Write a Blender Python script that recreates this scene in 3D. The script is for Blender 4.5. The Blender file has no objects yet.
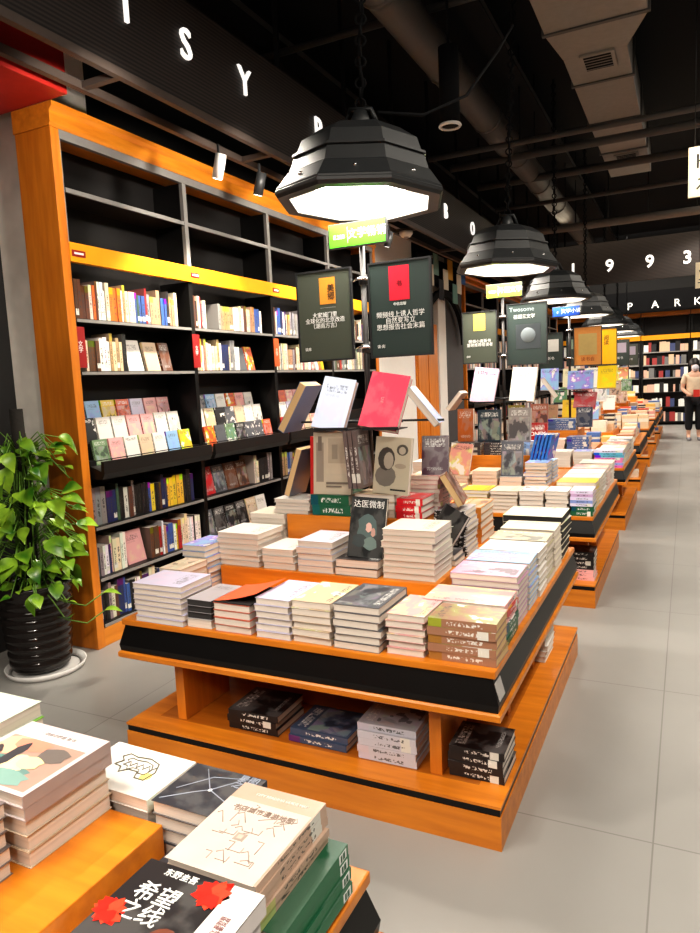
import bpy, bmesh, math, random, re
from mathutils import Vector, Matrix, Euler
R = math.radians
rnd = random.Random(11)
S = bpy.context.scene
COL = S.collection

# ------------------------------------------------------------------ helpers
def srgb(r, g, b):
    f = lambda c: ((c / 255) / 12.92) if c <= 10 else (((c / 255) + .055) / 1.055) ** 2.4
    return (f(r), f(g), f(b), 1)

MATS = {}
def nmat(name):
    m = bpy.data.materials.new(name); m.use_nodes = True
    nt = m.node_tree; b = nt.nodes['Principled BSDF']
    MATS[name] = m
    return m, nt, b

def N(nt, typ, **kw):
    n = nt.nodes.new(typ)
    for k, v in kw.items():
        if k.startswith('i_'): n.inputs[k[2:].replace('_', ' ')].default_value = v
        else: setattr(n, k, v)
    return n

def link(nt, a, b): nt.links.new(a, b)

def mathn(nt, op, a, b=None, c=None):
    n = nt.nodes.new('ShaderNodeMath'); n.operation = op
    for i, v in enumerate((a, b, c)):
        if v is None: continue
        if isinstance(v, (int, float)): n.inputs[i].default_value = v
        else: link(nt, v, n.inputs[i])
    return n.outputs[0]

def mixc(nt, f, a, b, mode='MIX'):
    n = nt.nodes.new('ShaderNodeMix'); n.data_type = 'RGBA'; n.blend_type = mode
    for i, v in ((0, f), (6, a), (7, b)):
        if isinstance(v, (int, float)): n.inputs[i].default_value = v
        elif isinstance(v, tuple): n.inputs[i].default_value = v
        else: link(nt, v, n.inputs[i])
    return n.outputs[2]

PALE = 1
def plain(name, col, rough=.5, metal=0., noise=.12, scale=18, emit=0, spec=.5):
    m, nt, b = nmat(name)
    tc = N(nt, 'ShaderNodeTexCoord'); no = N(nt, 'ShaderNodeTexNoise'); no.inputs['Scale'].default_value = scale
    link(nt, tc.outputs['Object'], no.inputs['Vector'])
    dark = tuple(c * (1 - noise) for c in col[:3]) + (1,)
    lite = tuple(min(1, c * (1 + noise)) for c in col[:3]) + (1,)
    link(nt, mixc(nt, no.outputs['Fac'], dark, lite), b.inputs['Base Color'])
    b.inputs['Roughness'].default_value = rough; b.inputs['Metallic'].default_value = metal
    b.inputs['Specular IOR Level'].default_value = spec
    if emit:
        b.inputs['Emission Color'].default_value = col; b.inputs['Emission Strength'].default_value = emit
    return m

def woodmat(name, c1, c2, rough=.35, axis='X', scale=3.):
    m, nt, b = nmat(name)
    tc = N(nt, 'ShaderNodeTexCoord'); mp = N(nt, 'ShaderNodeMapping')
    mp.inputs['Scale'].default_value = {'X': (1, 9, 9), 'Z': (9, 9, 1), 'Y': (9, 1, 9)}[axis]
    no = N(nt, 'ShaderNodeTexNoise'); no.inputs['Scale'].default_value = scale; no.inputs['Detail'].default_value = 5
    link(nt, tc.outputs['Object'], mp.inputs['Vector']); link(nt, mp.outputs[0], no.inputs['Vector'])
    no2 = N(nt, 'ShaderNodeTexNoise'); no2.inputs['Scale'].default_value = 1.3
    link(nt, tc.outputs['Object'], no2.inputs['Vector'])
    cr = N(nt, 'ShaderNodeMapRange'); cr.inputs[1].default_value = .3; cr.inputs[2].default_value = .7
    link(nt, no.outputs['Fac'], cr.inputs[0])
    c = mixc(nt, cr.outputs[0], c1, c2)
    c = mixc(nt, mathn(nt, 'MULTIPLY', no2.outputs['Fac'], .35), c, tuple(x * .6 for x in c1[:3]) + (1,))
    link(nt, c, b.inputs['Base Color']); b.inputs['Roughness'].default_value = rough
    return m

WOOD = woodmat('orange_wood', (.56, .165, .012, 1), (.78, .27, .022, 1))
WOODZ = woodmat('orange_wood_upright', (.56, .165, .014, 1), (.76, .26, .024, 1), axis='Z')
WOODY = woodmat('orange_wood_long', (.60, .19, .016, 1), (.84, .32, .03, 1), axis='Y')
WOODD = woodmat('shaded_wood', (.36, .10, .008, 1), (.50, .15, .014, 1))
YBAND = plain('yellow_band', (.86, .36, .012, 1), .35, noise=.06)
BLACK = plain('black_laminate', (.006, .0055, .0055, 1), .34, spec=.3)
BLACKM = plain('matt_black', (.005, .005, .006, 1), .8, spec=.2)
SHELFBLK = plain('dark_shelf_board', (.010, .009, .009, 1), .45, spec=.3)
EDGE = plain('grey_shelf_edge', (.30, .29, .28, 1), .4, metal=.3)
CHAR = plain('charcoal_metal', (.035, .036, .038, 1), .42, metal=.3)
STEEL = plain('steel', (.5, .5, .5, 1), .28, metal=1)
CHROME = plain('chrome', (.8, .8, .8, 1), .12, metal=1)
DUCT = plain('dark_duct', (.085, .078, .073, 1), .55, metal=.2)
DUCTL = plain('galvanised_duct', (.25, .225, .2, 1), .5, metal=.25)
WHITE = plain('white_paint', (.8, .78, .74, 1), .6, noise=.04)
LETTER = plain('white_letter', (.9, .88, .84, 1), .5, noise=.02, emit=.7)
PRINTW = plain('white_print', (.85, .85, .83, 1), .5, noise=.02)
PRINTK = plain('black_print', (.02, .02, .02, 1), .5, noise=.02)
CONC = plain('pale_concrete', (.78, .74, .68, 1), .85, noise=.25, scale=6)
REDP = plain('red_paint', (.42, .018, .012, 1), .5)
GREENS = plain('green_sign', (.07, .42, .012, 1), .4, noise=.04)
LIMES = plain('lime_sign', (.24, .40, .012, 1), .4, noise=.04)
BLUES = plain('blue_sign', (.012, .07, .42, 1), .4, noise=.04)
BOARD = plain('slate_board', (.045, .062, .058, 1), .25, noise=.15, scale=2)
BOARD2 = plain('olive_board', (.085, .095, .075, 1), .25, noise=.15, scale=2)
CREAM = plain('cream_card', (.85, .72, .5, 1), .6, noise=.05, emit=.15)
GLOWW = plain('lamp_glow', (1, .97, .9, 1), .5, noise=0, emit=6)
TUBEG = plain('tube_glow', (1, .85, .62, 1), .5, noise=0, emit=4.5)
POTM = plain('glazed_dark_pot', (.018, .014, .013, 1), .12, noise=.1)
SOIL = plain('soil', (.06, .04, .025, 1), .95, noise=.5, scale=60)
SAUC = plain('white_saucer', (.72, .7, .68, 1), .35)
STEMM = plain('green_stem', (.12, .25, .03, 1), .5)
MOSS = plain('dark_moss_pole', (.02, .017, .014, 1), .95, noise=.5, scale=80)
SKIN = plain('skin', (.72, .42, .30, 1), .5, noise=.03)
SHIRT = plain('beige_shirt', (.78, .62, .46, 1), .8)
TROUS = plain('black_trousers', (.012, .012, .016, 1), .8)
HAIR = plain('black_hair', (.014, .01, .009, 1), .5)
MASKM = plain('pale_mask', (.72, .7, .78, 1), .7)
SHOE = plain('grey_shoe', (.25, .24, .26, 1), .6)
REDTAG = plain('red_tag', (.30, .012, .012, 1), .4)
OBI = plain('white_band', (.66, .63, .60, 1), .45, noise=.03)

def flat(r, g, b, rough=.42):
    k = 'print_%d_%d_%d' % (r, g, b)
    return MATS.get(k) or plain(k, srgb(r, g, b), rough, noise=.08, scale=30)

# leaf
m, nt, b = nmat('pothos_leaf')
oi = N(nt, 'ShaderNodeTexCoord'); no = N(nt, 'ShaderNodeTexNoise'); no.inputs['Scale'].default_value = 7
lr = N(nt, 'ShaderNodeMapRange'); lr.inputs[1].default_value = .34; lr.inputs[2].default_value = .66; link(nt, no.outputs['Fac'], lr.inputs[0])
link(nt, oi.outputs['Object'], no.inputs['Vector'])
link(nt, mixc(nt, lr.outputs[0], (.03, .13, .008, 1), (.36, .58, .05, 1)), b.inputs['Base Color'])
b.inputs['Roughness'].default_value = .3; LEAF = m

# floor tiles
m, nt, b = nmat('grey_floor_tile')
tc = N(nt, 'ShaderNodeTexCoord'); mp = N(nt, 'ShaderNodeMapping'); mp.inputs['Location'].default_value = (.085, -2.3, 0)
br = N(nt, 'ShaderNodeTexBrick'); br.offset = 0; br.squash = 1
br.inputs['Scale'].default_value = 1; br.inputs['Mortar Size'].default_value = .0028; br.inputs['Brick Width'].default_value = 1.2
br.inputs['Row Height'].default_value = 1.2; br.inputs['Color1'].default_value = (.325, .315, .30, 1); br.inputs['Color2'].default_value = (.31, .30, .285, 1)
br.inputs['Mortar'].default_value = (.19, .18, .17, 1)
link(nt, tc.outputs['Object'], mp.inputs['Vector']); link(nt, mp.outputs[0], br.inputs['Vector'])
no = N(nt, 'ShaderNodeTexNoise'); no.inputs['Scale'].default_value = 2.2; no.inputs['Detail'].default_value = 8
link(nt, tc.outputs['Object'], no.inputs['Vector'])
link(nt, mixc(nt, mathn(nt, 'MULTIPLY', no.outputs['Fac'], .45), br.outputs['Color'], (.235, .225, .21, 1)), b.inputs['Base Color'])
rr = N(nt, 'ShaderNodeMapRange'); rr.inputs[3].default_value = .28; rr.inputs[4].default_value = .5
link(nt, no.outputs['Fac'], rr.inputs[0]); link(nt, rr.outputs[0], b.inputs['Roughness']); FLOOR = m

# mesh fascia (fine horizontal ribs)
m, nt, b = nmat('ribbed_fascia')
tc = N(nt, 'ShaderNodeTexCoord'); wv = N(nt, 'ShaderNodeTexWave'); wv.bands_direction = 'Z'; wv.inputs['Scale'].default_value = 14
link(nt, tc.outputs['Object'], wv.inputs['Vector'])
link(nt, mixc(nt, wv.outputs['Fac'], (.010, .008, .008, 1), (.05, .036, .032, 1)), b.inputs['Base Color']); b.inputs['Roughness'].default_value = .6
FASC = m

# page block: fine leaves
def pagemat(name, c1, c2):
    m, nt, b = nmat(name)
    tc = N(nt, 'ShaderNodeTexCoord'); mp = N(nt, 'ShaderNodeMapping'); mp.inputs['Scale'].default_value = (2, 2, 420)
    no = N(nt, 'ShaderNodeTexNoise'); no.inputs['Scale'].default_value = 1; no.inputs['Detail'].default_value = 2
    link(nt, tc.outputs['Object'], mp.inputs['Vector']); link(nt, mp.outputs[0], no.inputs['Vector'])
    link(nt, mixc(nt, no.outputs['Fac'], c1, c2), b.inputs['Base Color']); b.inputs['Roughness'].default_value = .9
    return m
PAGES = pagemat('paper_pages', (.50, .43, .37, 1), (.80, .71, .63, 1))
PAGESD = pagemat('dark_edged_pages', (.015, .014, .014, 1), (.05, .045, .045, 1))
PAGEST = pagemat('tan_pages', (.55, .36, .17, 1), (.74, .54, .30, 1))

# cover art, tinted by the object's own colour and varied by its random number
def uvnodes(nt):
    tc = N(nt, 'ShaderNodeTexCoord'); oi = N(nt, 'ShaderNodeObjectInfo')
    sep = N(nt, 'ShaderNodeSeparateXYZ'); link(nt, tc.outputs['UV'], sep.inputs[0])
    off = N(nt, 'ShaderNodeVectorMath', operation='MULTIPLY_ADD'); off.inputs[1].default_value = (1, 1, 1)
    cmb = N(nt, 'ShaderNodeCombineXYZ'); s = mathn(nt, 'MULTIPLY', oi.outputs['Random'], 57.3)
    link(nt, s, cmb.inputs[0]); link(nt, s, cmb.inputs[1]); link(nt, s, cmb.inputs[2])
    link(nt, tc.outputs['UV'], off.inputs[0]); link(nt, cmb.outputs[0], off.inputs[2])
    return tc, oi, sep.outputs[0], sep.outputs[1], off.outputs[0]

def band(nt, v, lo, hi):
    return mathn(nt, 'MULTIPLY', mathn(nt, 'GREATER_THAN', v, lo), mathn(nt, 'LESS_THAN', v, hi))

def glyphs(nt, vec, u, v, sc, u0, u1, v0, v1):
    br = N(nt, 'ShaderNodeTexBrick'); br.inputs['Scale'].default_value = sc; br.inputs['Mortar Size'].default_value = .035
    br.inputs['Brick Width'].default_value = .42; br.inputs['Row Height'].default_value = .5
    br.inputs['Color1'].default_value = (1, 1, 1, 1); br.inputs['Color2'].default_value = (.2, .2, .2, 1); br.inputs['Mortar'].default_value = (0, 0, 0, 1)
    link(nt, vec, br.inputs['Vector'])
    no = N(nt, 'ShaderNodeTexNoise'); no.inputs['Scale'].default_value = sc * 2.2; link(nt, vec, no.inputs['Vector'])
    g = mathn(nt, 'MULTIPLY', br.outputs['Color'], mathn(nt, 'GREATER_THAN', no.outputs['Fac'], .46))
    return mathn(nt, 'MULTIPLY', g, mathn(nt, 'MULTIPLY', band(nt, u, u0, u1), band(nt, v, v0, v1)))

def art(name, style):
    m, nt, b = nmat(name)
    tc, oi, u, v, vec = uvnodes(nt)
    base = oi.outputs['Color']
    no = N(nt, 'ShaderNodeTexNoise'); no.inputs['Scale'].default_value = 2.6; no.inputs['Detail'].default_value = 4; link(nt, vec, no.inputs['Vector'])
    hs = N(nt, 'ShaderNodeHueSaturation'); hs.inputs['Saturation'].default_value = 1.05
    link(nt, mathn(nt, 'ADD', .35, mathn(nt, 'MULTIPLY', no.outputs['Color'], .5)), hs.inputs['Hue']); link(nt, base, hs.inputs['Color'])
    vo = N(nt, 'ShaderNodeTexVoronoi'); vo.inputs['Scale'].default_value = 4.2; link(nt, vec, vo.inputs['Vector'])
    blob = N(nt, 'ShaderNodeMapRange'); blob.inputs[1].default_value = .47; blob.inputs[2].default_value = .56; link(nt, no.outputs['Fac'], blob.inputs[0])
    bf = blob.outputs[0]
    if style == 'pale':
        c = mixc(nt, mathn(nt, 'MULTIPLY', bf, mathn(nt, 'MULTIPLY', band(nt, u, .12, .9), band(nt, v, .08, .62))), base, mixc(nt, .45, base, hs.outputs[0]))
        c = mixc(nt, mathn(nt, 'MULTIPLY', .8, glyphs(nt, vec, u, v, 9, .15, .8, .7, .86)), c, (.06, .06, .07, 1))
        c = mixc(nt, mathn(nt, 'MULTIPLY', .5, glyphs(nt, vec, u, v, 22, .15, .6, .62, .67)), c, (.1, .1, .1, 1))
    elif style == 'photo':
        ds = N(nt, 'ShaderNodeHueSaturation'); ds.inputs['Saturation'].default_value = .35; ds.inputs['Value'].default_value = .75; link(nt, vo.outputs['Color'], ds.inputs['Color'])
        p = mixc(nt, .6, ds.outputs[0], base); p = mixc(nt, bf, p, base)
        p = mixc(nt, mathn(nt, 'MULTIPLY', mathn(nt, 'GREATER_THAN', no.outputs['Fac'], .58), .7), p, (.03, .03, .04, 1))
        c = mixc(nt, mathn(nt, 'MULTIPLY', band(nt, u, .05, .95), band(nt, v, .05, .72)), base, p)
        c = mixc(nt, glyphs(nt, vec, u, v, 8, .12, .88, .77, .92), c, (.9, .88, .84, 1))
    elif style == 'blank': c = mixc(nt, mathn(nt, 'MULTIPLY', .12, bf), base, (.5, .48, .46, 1))
    elif style == 'dark':
        c = mixc(nt, mathn(nt, 'MULTIPLY', .3, bf), base, (.35, .33, .33, 1))
        c = mixc(nt, glyphs(nt, vec, u, v, 7, .12, .88, .72, .92), c, (.8, .79, .76, 1))
        c = mixc(nt, glyphs(nt, vec, u, v, 20, .2, .8, .12, .2), c, (.6, .6, .6, 1))
    else:  # wash: soft water-colour
        c = mixc(nt, bf, base, hs.outputs[0])
        c = mixc(nt, mathn(nt, 'GREATER_THAN', no.outputs['Fac'], .6), c, (.85, .82, .78, 1))
        c = mixc(nt, glyphs(nt, vec, u, v, 9, .1, .9, .8, .92), c, (.05, .05, .06, 1))
    c = mixc(nt, 1.0, c, (.80, .80, .80, 1), 'MULTIPLY')
    link(nt, c, b.inputs['Base Color']); b.inputs['Roughness'].default_value = .34
    return m
ART = {k: art('cover_art_' + k, k) for k in ('pale', 'photo', 'dark', 'wash', 'blank')}

def spinemat(name, textcol, blocks):
    m, nt, b = nmat(name)
    tc, oi, u, v, vec = uvnodes(nt)
    c = oi.outputs['Color']
    hs = N(nt, 'ShaderNodeHueSaturation'); hs.inputs['Saturation'].default_value = 1.3; link(nt, mathn(nt, 'ADD', .3, mathn(nt, 'MULTIPLY', oi.outputs['Random'], .4)), hs.inputs['Hue']); link(nt, c, hs.inputs['Color'])
    if blocks:
        c2 = mixc(nt, mathn(nt, 'MULTIPLY', band(nt, u, .0, .2), mathn(nt, 'GREATER_THAN', oi.outputs['Random'], .5)), c, hs.outputs[0])
        c2 = mixc(nt, mathn(nt, 'MULTIPLY', band(nt, u, .74, .9), mathn(nt, 'LESS_THAN', oi.outputs['Random'], .35)), c2, (.7, .68, .62, 1))
    else: c2 = c
    no = N(nt, 'ShaderNodeTexNoise'); no.inputs['Scale'].default_value = 1
    mp = N(nt, 'ShaderNodeMapping'); mp.inputs['Scale'].default_value = (26, 3, 1); link(nt, vec, mp.inputs['Vector']); link(nt, mp.outputs[0], no.inputs['Vector'])
    g = mathn(nt, 'MULTIPLY', mathn(nt, 'GREATER_THAN', no.outputs['Fac'], .52), mathn(nt, 'MULTIPLY', band(nt, v, .28, .72), band(nt, u, .28, .8)))
    c2 = mixc(nt, mathn(nt, 'MULTIPLY', g, .85), c2, textcol)
    link(nt, c2, b.inputs['Base Color']); b.inputs['Roughness'].default_value = .4
    return m
SPL = spinemat('spine_dark_text', (.05, .05, .05, 1), True)
SPD = spinemat('spine_light_text', (.78, .76, .72, 1), True)
m, nt, b = nmat('cover_plain'); oi = N(nt, 'ShaderNodeObjectInfo'); link(nt, mixc(nt, .45, oi.outputs['Color'], (.2, .18, .17, 1)), b.inputs['Base Color']); b.inputs['Roughness'].default_value = .4
CPLAIN = m  # cover colour darkened so edges paint the shadow gaps between stacked books

# ---- mesh builder
class MB:
    def __init__(s): s.bm = bmesh.new(); s.mats = []; s.uv = s.bm.loops.layers.uv.new('UVMap')
    def mi(s, m):
        if m not in s.mats: s.mats.append(m)
        return s.mats.index(m)
    def face(s, pts, m, uvs=None, smooth=False):
        vs = [s.bm.verts.new(p) for p in pts]
        try: f = s.bm.faces.new(vs)
        except ValueError: return None
        f.material_index = s.mi(m); f.smooth = smooth
        if uvs:
            for l, q in zip(f.loops, uvs): l[s.uv].uv = q
        return f
    def _tag(s, geom, m, smooth=False):
        k = s.mi(m)
        for f in geom:
            if isinstance(f, bmesh.types.BMFace): f.material_index = k; f.smooth = smooth
    def box(s, lo, hi, m, bev=0., mat=None):
        x0, y0, z0 = lo; x1, y1, z1 = hi
        P = [(x0, y0, z0), (x1, y0, z0), (x1, y1, z0), (x0, y1, z0), (x0, y0, z1), (x1, y0, z1), (x1, y1, z1), (x0, y1, z1)]
        if mat: P = [mat @ Vector(p) for p in P]
        vs = [s.bm.verts.new(p) for p in P]
        fs = [s.bm.faces.new([vs[i] for i in q]) for q in ((3, 2, 1, 0), (4, 5, 6, 7), (0, 1, 5, 4), (1, 2, 6, 5), (2, 3, 7, 6), (3, 0, 4, 7))]
        s._tag(fs, m)
        if bev:
            es = list({e for f in fs for e in f.edges})
            r = bmesh.ops.bevel(s.bm, geom=es, offset=bev, segments=2, profile=.6, affect='EDGES')
            s._tag(r['faces'], m)
        return s
    def prism(s, prof, a, b, m, axis='X'):
        """profile points (p, q) extruded along AXIS from a to b"""
        mk = {'X': lambda p, q, t: (t, p, q), 'Y': lambda p, q, t: (p, t, q), 'Z': lambda p, q, t: (p, q, t)}[axis]
        A = [s.bm.verts.new(mk(p, q, a)) for p, q in prof]; B = [s.bm.verts.new(mk(p, q, b)) for p, q in prof]
        n = len(prof); fs = [s.bm.faces.new(A[::-1]), s.bm.faces.new(B)]
        for i in range(n): fs.append(s.bm.faces.new((A[i], A[(i + 1) % n], B[(i + 1) % n], B[i])))
        s._tag(fs, m); bmesh.ops.recalc_face_normals(s.bm, faces=fs); return s
    def tube(s, pts, r, m, seg=8, smooth=True, cap=True):
        pts = [Vector(p) for p in pts]; rings = []
        for i, p in enumerate(pts):
            d = (pts[min(i + 1, len(pts) - 1)] - pts[max(i - 1, 0)]).normalized()
            up = Vector((0, 0, 1)) if abs(d.z) < .9 else Vector((1, 0, 0))
            a = d.cross(up).normalized(); c = a.cross(d).normalized()
            rr = r[i] if isinstance(r, (list, tuple)) else r
            rings.append([s.bm.verts.new(p + (a * math.cos(t) + c * math.sin(t)) * rr) for t in (2 * math.pi * k / seg for k in range(seg))])
        fs = []
        for A, B in zip(rings, rings[1:]):
            for k in range(seg): fs.append(s.bm.faces.new((A[k], A[(k + 1) % seg], B[(k + 1) % seg], B[k])))
        if cap: fs += [s.bm.faces.new(rings[0][::-1]), s.bm.faces.new(rings[-1])]
        s._tag(fs, m, smooth); bmesh.ops.recalc_face_normals(s.bm, faces=fs); return s
    def lathe(s, prof, m, seg=24, c=(0, 0), smooth=True, rot=0., close=False):
        rings = [[s.bm.verts.new((c[0] + r * math.cos(rot + 2 * math.pi * k / seg), c[1] + r * math.sin(rot + 2 * math.pi * k / seg), z)) for k in range(seg)] for r, z in prof]
        fs = []
        pr = list(zip(rings, rings[1:])) + ([(rings[-1], rings[0])] if close else [])
        for A, B in pr:
            for k in range(seg): fs.append(s.bm.faces.new((A[k], A[(k + 1) % seg], B[(k + 1) % seg], B[k])))
        s._tag(fs, m, smooth); return s
    def disc(s, r, z, m, seg=24, c=(0, 0), rot=0., down=False):
        vs = [s.bm.verts.new((c[0] + r * math.cos(rot + 2 * math.pi * k / seg), c[1] + r * math.sin(rot + 2 * math.pi * k / seg), z)) for k in range(seg)]
        f = s.bm.faces.new(vs[::-1] if down else vs); s._tag([f], m); return s
    def torus(s, c, R_, r, m, axis='Z', seg=14, ms=6, sx=1.):
        pts = []
        for k in range(seg):
            t = 2 * math.pi * k / seg; u, w = R_ * math.cos(t) * sx, R_ * math.sin(t)
            pts.append((Vector({'Z': (u, w, 0), 'X': (0, u, w), 'Y': (u, 0, w)}[axis]) + Vector(c)))
        ax = Vector({'Z': (0, 0, 1), 'X': (1, 0, 0), 'Y': (0, 1, 0)}[axis]); rings = []
        for p in pts:
            o = (p - Vector(c)).normalized()
            rings.append([s.bm.verts.new(p + (o * math.cos(a) + ax * math.sin(a)) * r) for a in (2 * math.pi * j / ms for j in range(ms))])
        fs = []
        for i in range(seg):
            A, B = rings[i], rings[(i + 1) % seg]
            for k in range(ms): fs.append(s.bm.faces.new((A[k], A[(k + 1) % ms], B[(k + 1) % ms], B[k])))
        s._tag(fs, m, True); bmesh.ops.recalc_face_normals(s.bm, faces=fs); return s
    def mesh(s, name):
        me = bpy.data.meshes.new(name); s.bm.to_mesh(me); s.bm.free()
        for m in s.mats: me.materials.append(m)
        return me
    def build(s, name, parent=None, loc=None, rot=None):
        return put(name, s.mesh(name), parent, loc, rot)

def put(name, me, parent=None, loc=None, rot=None, color=None):
    o = bpy.data.objects.new(name, me); COL.objects.link(o)
    if parent: o.parent = parent
    if loc is not None: o.location = loc
    if rot is not None: o.rotation_euler = rot
    if color is not None: o.color = color
    return o

LABELS = {}
def tag(o, label, cat, group=None, kind=None):
    if label:
        n = len(label.replace(',', ' ').split())
        if not 4 <= n <= 16: print('LABEL LEN', n, label)
        if label in LABELS and not group: print('DUP LABEL', label)
        LABELS[label] = 1
        o['label'] = label
    if cat: o['category'] = cat
    if group: o['group'] = group
    if kind: o['kind'] = kind
    return o

def thing(name, label, cat, loc=(0, 0, 0), rot=(0, 0, 0), group=None):
    o = put(name, None, None, loc, rot); o.empty_display_size = .1
    return tag(o, label, cat, group)

def struct(mb, name): o = mb.build(name); o['kind'] = 'structure'; return o

def copy_tree(o, parent=None):
    c = o.copy(); COL.objects.link(c); c.parent = parent
    for ch in list(o.children): copy_tree(ch, c)
    return c

def textmesh(body, size, m, align='CENTER', extrude=.0008, vertical=False, bold=0.):
    cu = bpy.data.curves.new('txt', 'FONT'); cu.body = body; cu.size = size; cu.align_x = align; cu.align_y = 'CENTER'
    cu.extrude = extrude; cu.space_line = .95; cu.resolution_u = 3; cu.offset = bold
    o = bpy.data.objects.new('txt', cu); COL.objects.link(o)
    dg = bpy.context.evaluated_depsgraph_get(); dg.update()
    me = bpy.data.meshes.new_from_object(o.evaluated_get(dg), depsgraph=dg)
    bpy.data.objects.remove(o); bpy.data.curves.remove(cu)
    me.materials.clear(); me.materials.append(m)
    return me

ORD = ('zero first second third fourth fifth sixth seventh eighth ninth tenth eleventh twelfth thirteenth fourteenth fifteenth sixteenth seventeenth eighteenth nineteenth').split()
TENS = {2: 'twent', 3: 'thirt', 4: 'fort', 5: 'fift', 6: 'sixt'}
def ordw(n):
    if n < 20: return ORD[n]
    t, u = divmod(n, 10)
    return TENS[t] + 'ieth' if u == 0 else TENS[t] + 'y-' + ORD[u]

# ------------------------------------------------------------------ books
CACHE = {}
def book_meshes(w, h, t, style, spm, pages, hard=False):
    key = (round(w, 3), round(h, 3), round(t, 4), style, spm.name, pages.name, hard)
    if key in CACHE: return CACHE[key]
    c = .0025 if hard else .0011
    x0, x1, y0, y1 = -w / 2, w / 2, -h / 2, h / 2
    b = MB(); A = ART[style] if isinstance(style, str) else style
    # top board, bottom board and spine as one U-shaped sheet
    b.face([(x0, y0, t), (x1, y0, t), (x1, y1, t), (x0, y1, t)], A, [(0, 0), (1, 0), (1, 1), (0, 1)])
    b.face([(x0, y0, 0), (x0, y0, t), (x0, y1, t), (x0, y1, 0)], spm, [(1, 0), (1, 1), (0, 1), (0, 0)])
    b.face([(x0, y1, 0), (x1, y1, 0), (x1, y0, 0), (x0, y0, 0)], CPLAIN)
    b.face([(x0 + c, y1, t - c), (x1, y1, t - c), (x1, y0, t - c), (x0 + c, y0, t - c)], CPLAIN)
    b.face([(x0 + c, y0, c), (x1, y0, c), (x1, y1, c), (x0 + c, y1, c)], CPLAIN)
    b.face([(x0 + c, y1, c), (x0 + c, y1, t - c), (x0 + c, y0, t - c), (x0 + c, y0, c)], CPLAIN)
    b.face([(x1, y0, t - c), (x1, y1, t - c), (x1, y1, t), (x1, y0, t)], CPLAIN)
    b.face([(x1, y0, 0), (x1, y1, 0), (x1, y1, c), (x1, y0, c)], CPLAIN)
    for y, s in ((y0, 1), (y1, -1)):
        for q in ([(x0, y, 0), (x1, y, 0), (x1, y, c), (x0 + c, y, c)], [(x0, y, 0), (x0 + c, y, c), (x0 + c, y, t - c), (x0, y, t)], [(x0, y, t), (x0 + c, y, t - c), (x1, y, t - c), (x1, y, t)]):
            b.face(q if s > 0 else q[::-1], CPLAIN)
    bmesh.ops.remove_doubles(b.bm, verts=b.bm.verts[:], dist=1e-5)
    cov = b.mesh('cover')
    e = .004 if hard else .003
    p = MB(); p.box((x0 + c + .0002, y0 + e, c + .0001), (x1 - e, y1 - e, t - c - .0001), pages)
    CACHE[key] = (cov, p.mesh('page_block'))
    return CACHE[key]

NBOOK = {}
def book(name, label, loc, rot, w, h, t, style='pale', col=(.8, .78, .75, 1), spine=None, pages=None, hard=False, cat='book', group=None):
    spine = spine or (SPD if sum(col[:3]) < .9 else SPL); pages = pages or PAGES
    cov, pg = book_meshes(w, h, t, style, spine, pages, hard)
    r = thing(name, label, cat, loc, rot, group)
    put('cover', cov, r, color=col); put('page_block', pg, r)
    NBOOK[name] = NBOOK.get(name, 0) + 1
    return r

def mono_book_mesh(w, h, t, style, spm, pages):
    key = ('mono', round(w, 3), round(h, 3), round(t, 4), style, spm.name, pages.name)
    if key in CACHE: return CACHE[key]
    x0, x1, y0, y1 = -w / 2, w / 2, -h / 2, h / 2; b = MB()
    b.face([(x0, y0, t), (x1, y0, t), (x1, y1, t), (x0, y1, t)], ART[style], [(0, 0), (1, 0), (1, 1), (0, 1)])
    b.face([(x0, y0, 0), (x0, y0, t), (x0, y1, t), (x0, y1, 0)], spm, [(1, 0), (1, 1), (0, 1), (0, 0)])
    b.face([(x0, y1, 0), (x1, y1, 0), (x1, y0, 0), (x0, y0, 0)], CPLAIN)
    b.face([(x1, y0, 0), (x1, y1, 0), (x1, y1, t), (x1, y0, t)], pages)
    b.face([(x0, y0, 0), (x1, y0, 0), (x1, y0, t), (x0, y0, t)], pages)
    b.face([(x1, y1, 0), (x0, y1, 0), (x0, y1, t), (x1, y1, t)], pages)
    bmesh.ops.remove_doubles(b.bm, verts=b.bm.verts[:], dist=1e-5)
    CACHE[key] = b.mesh('book'); return CACHE[key]

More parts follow.
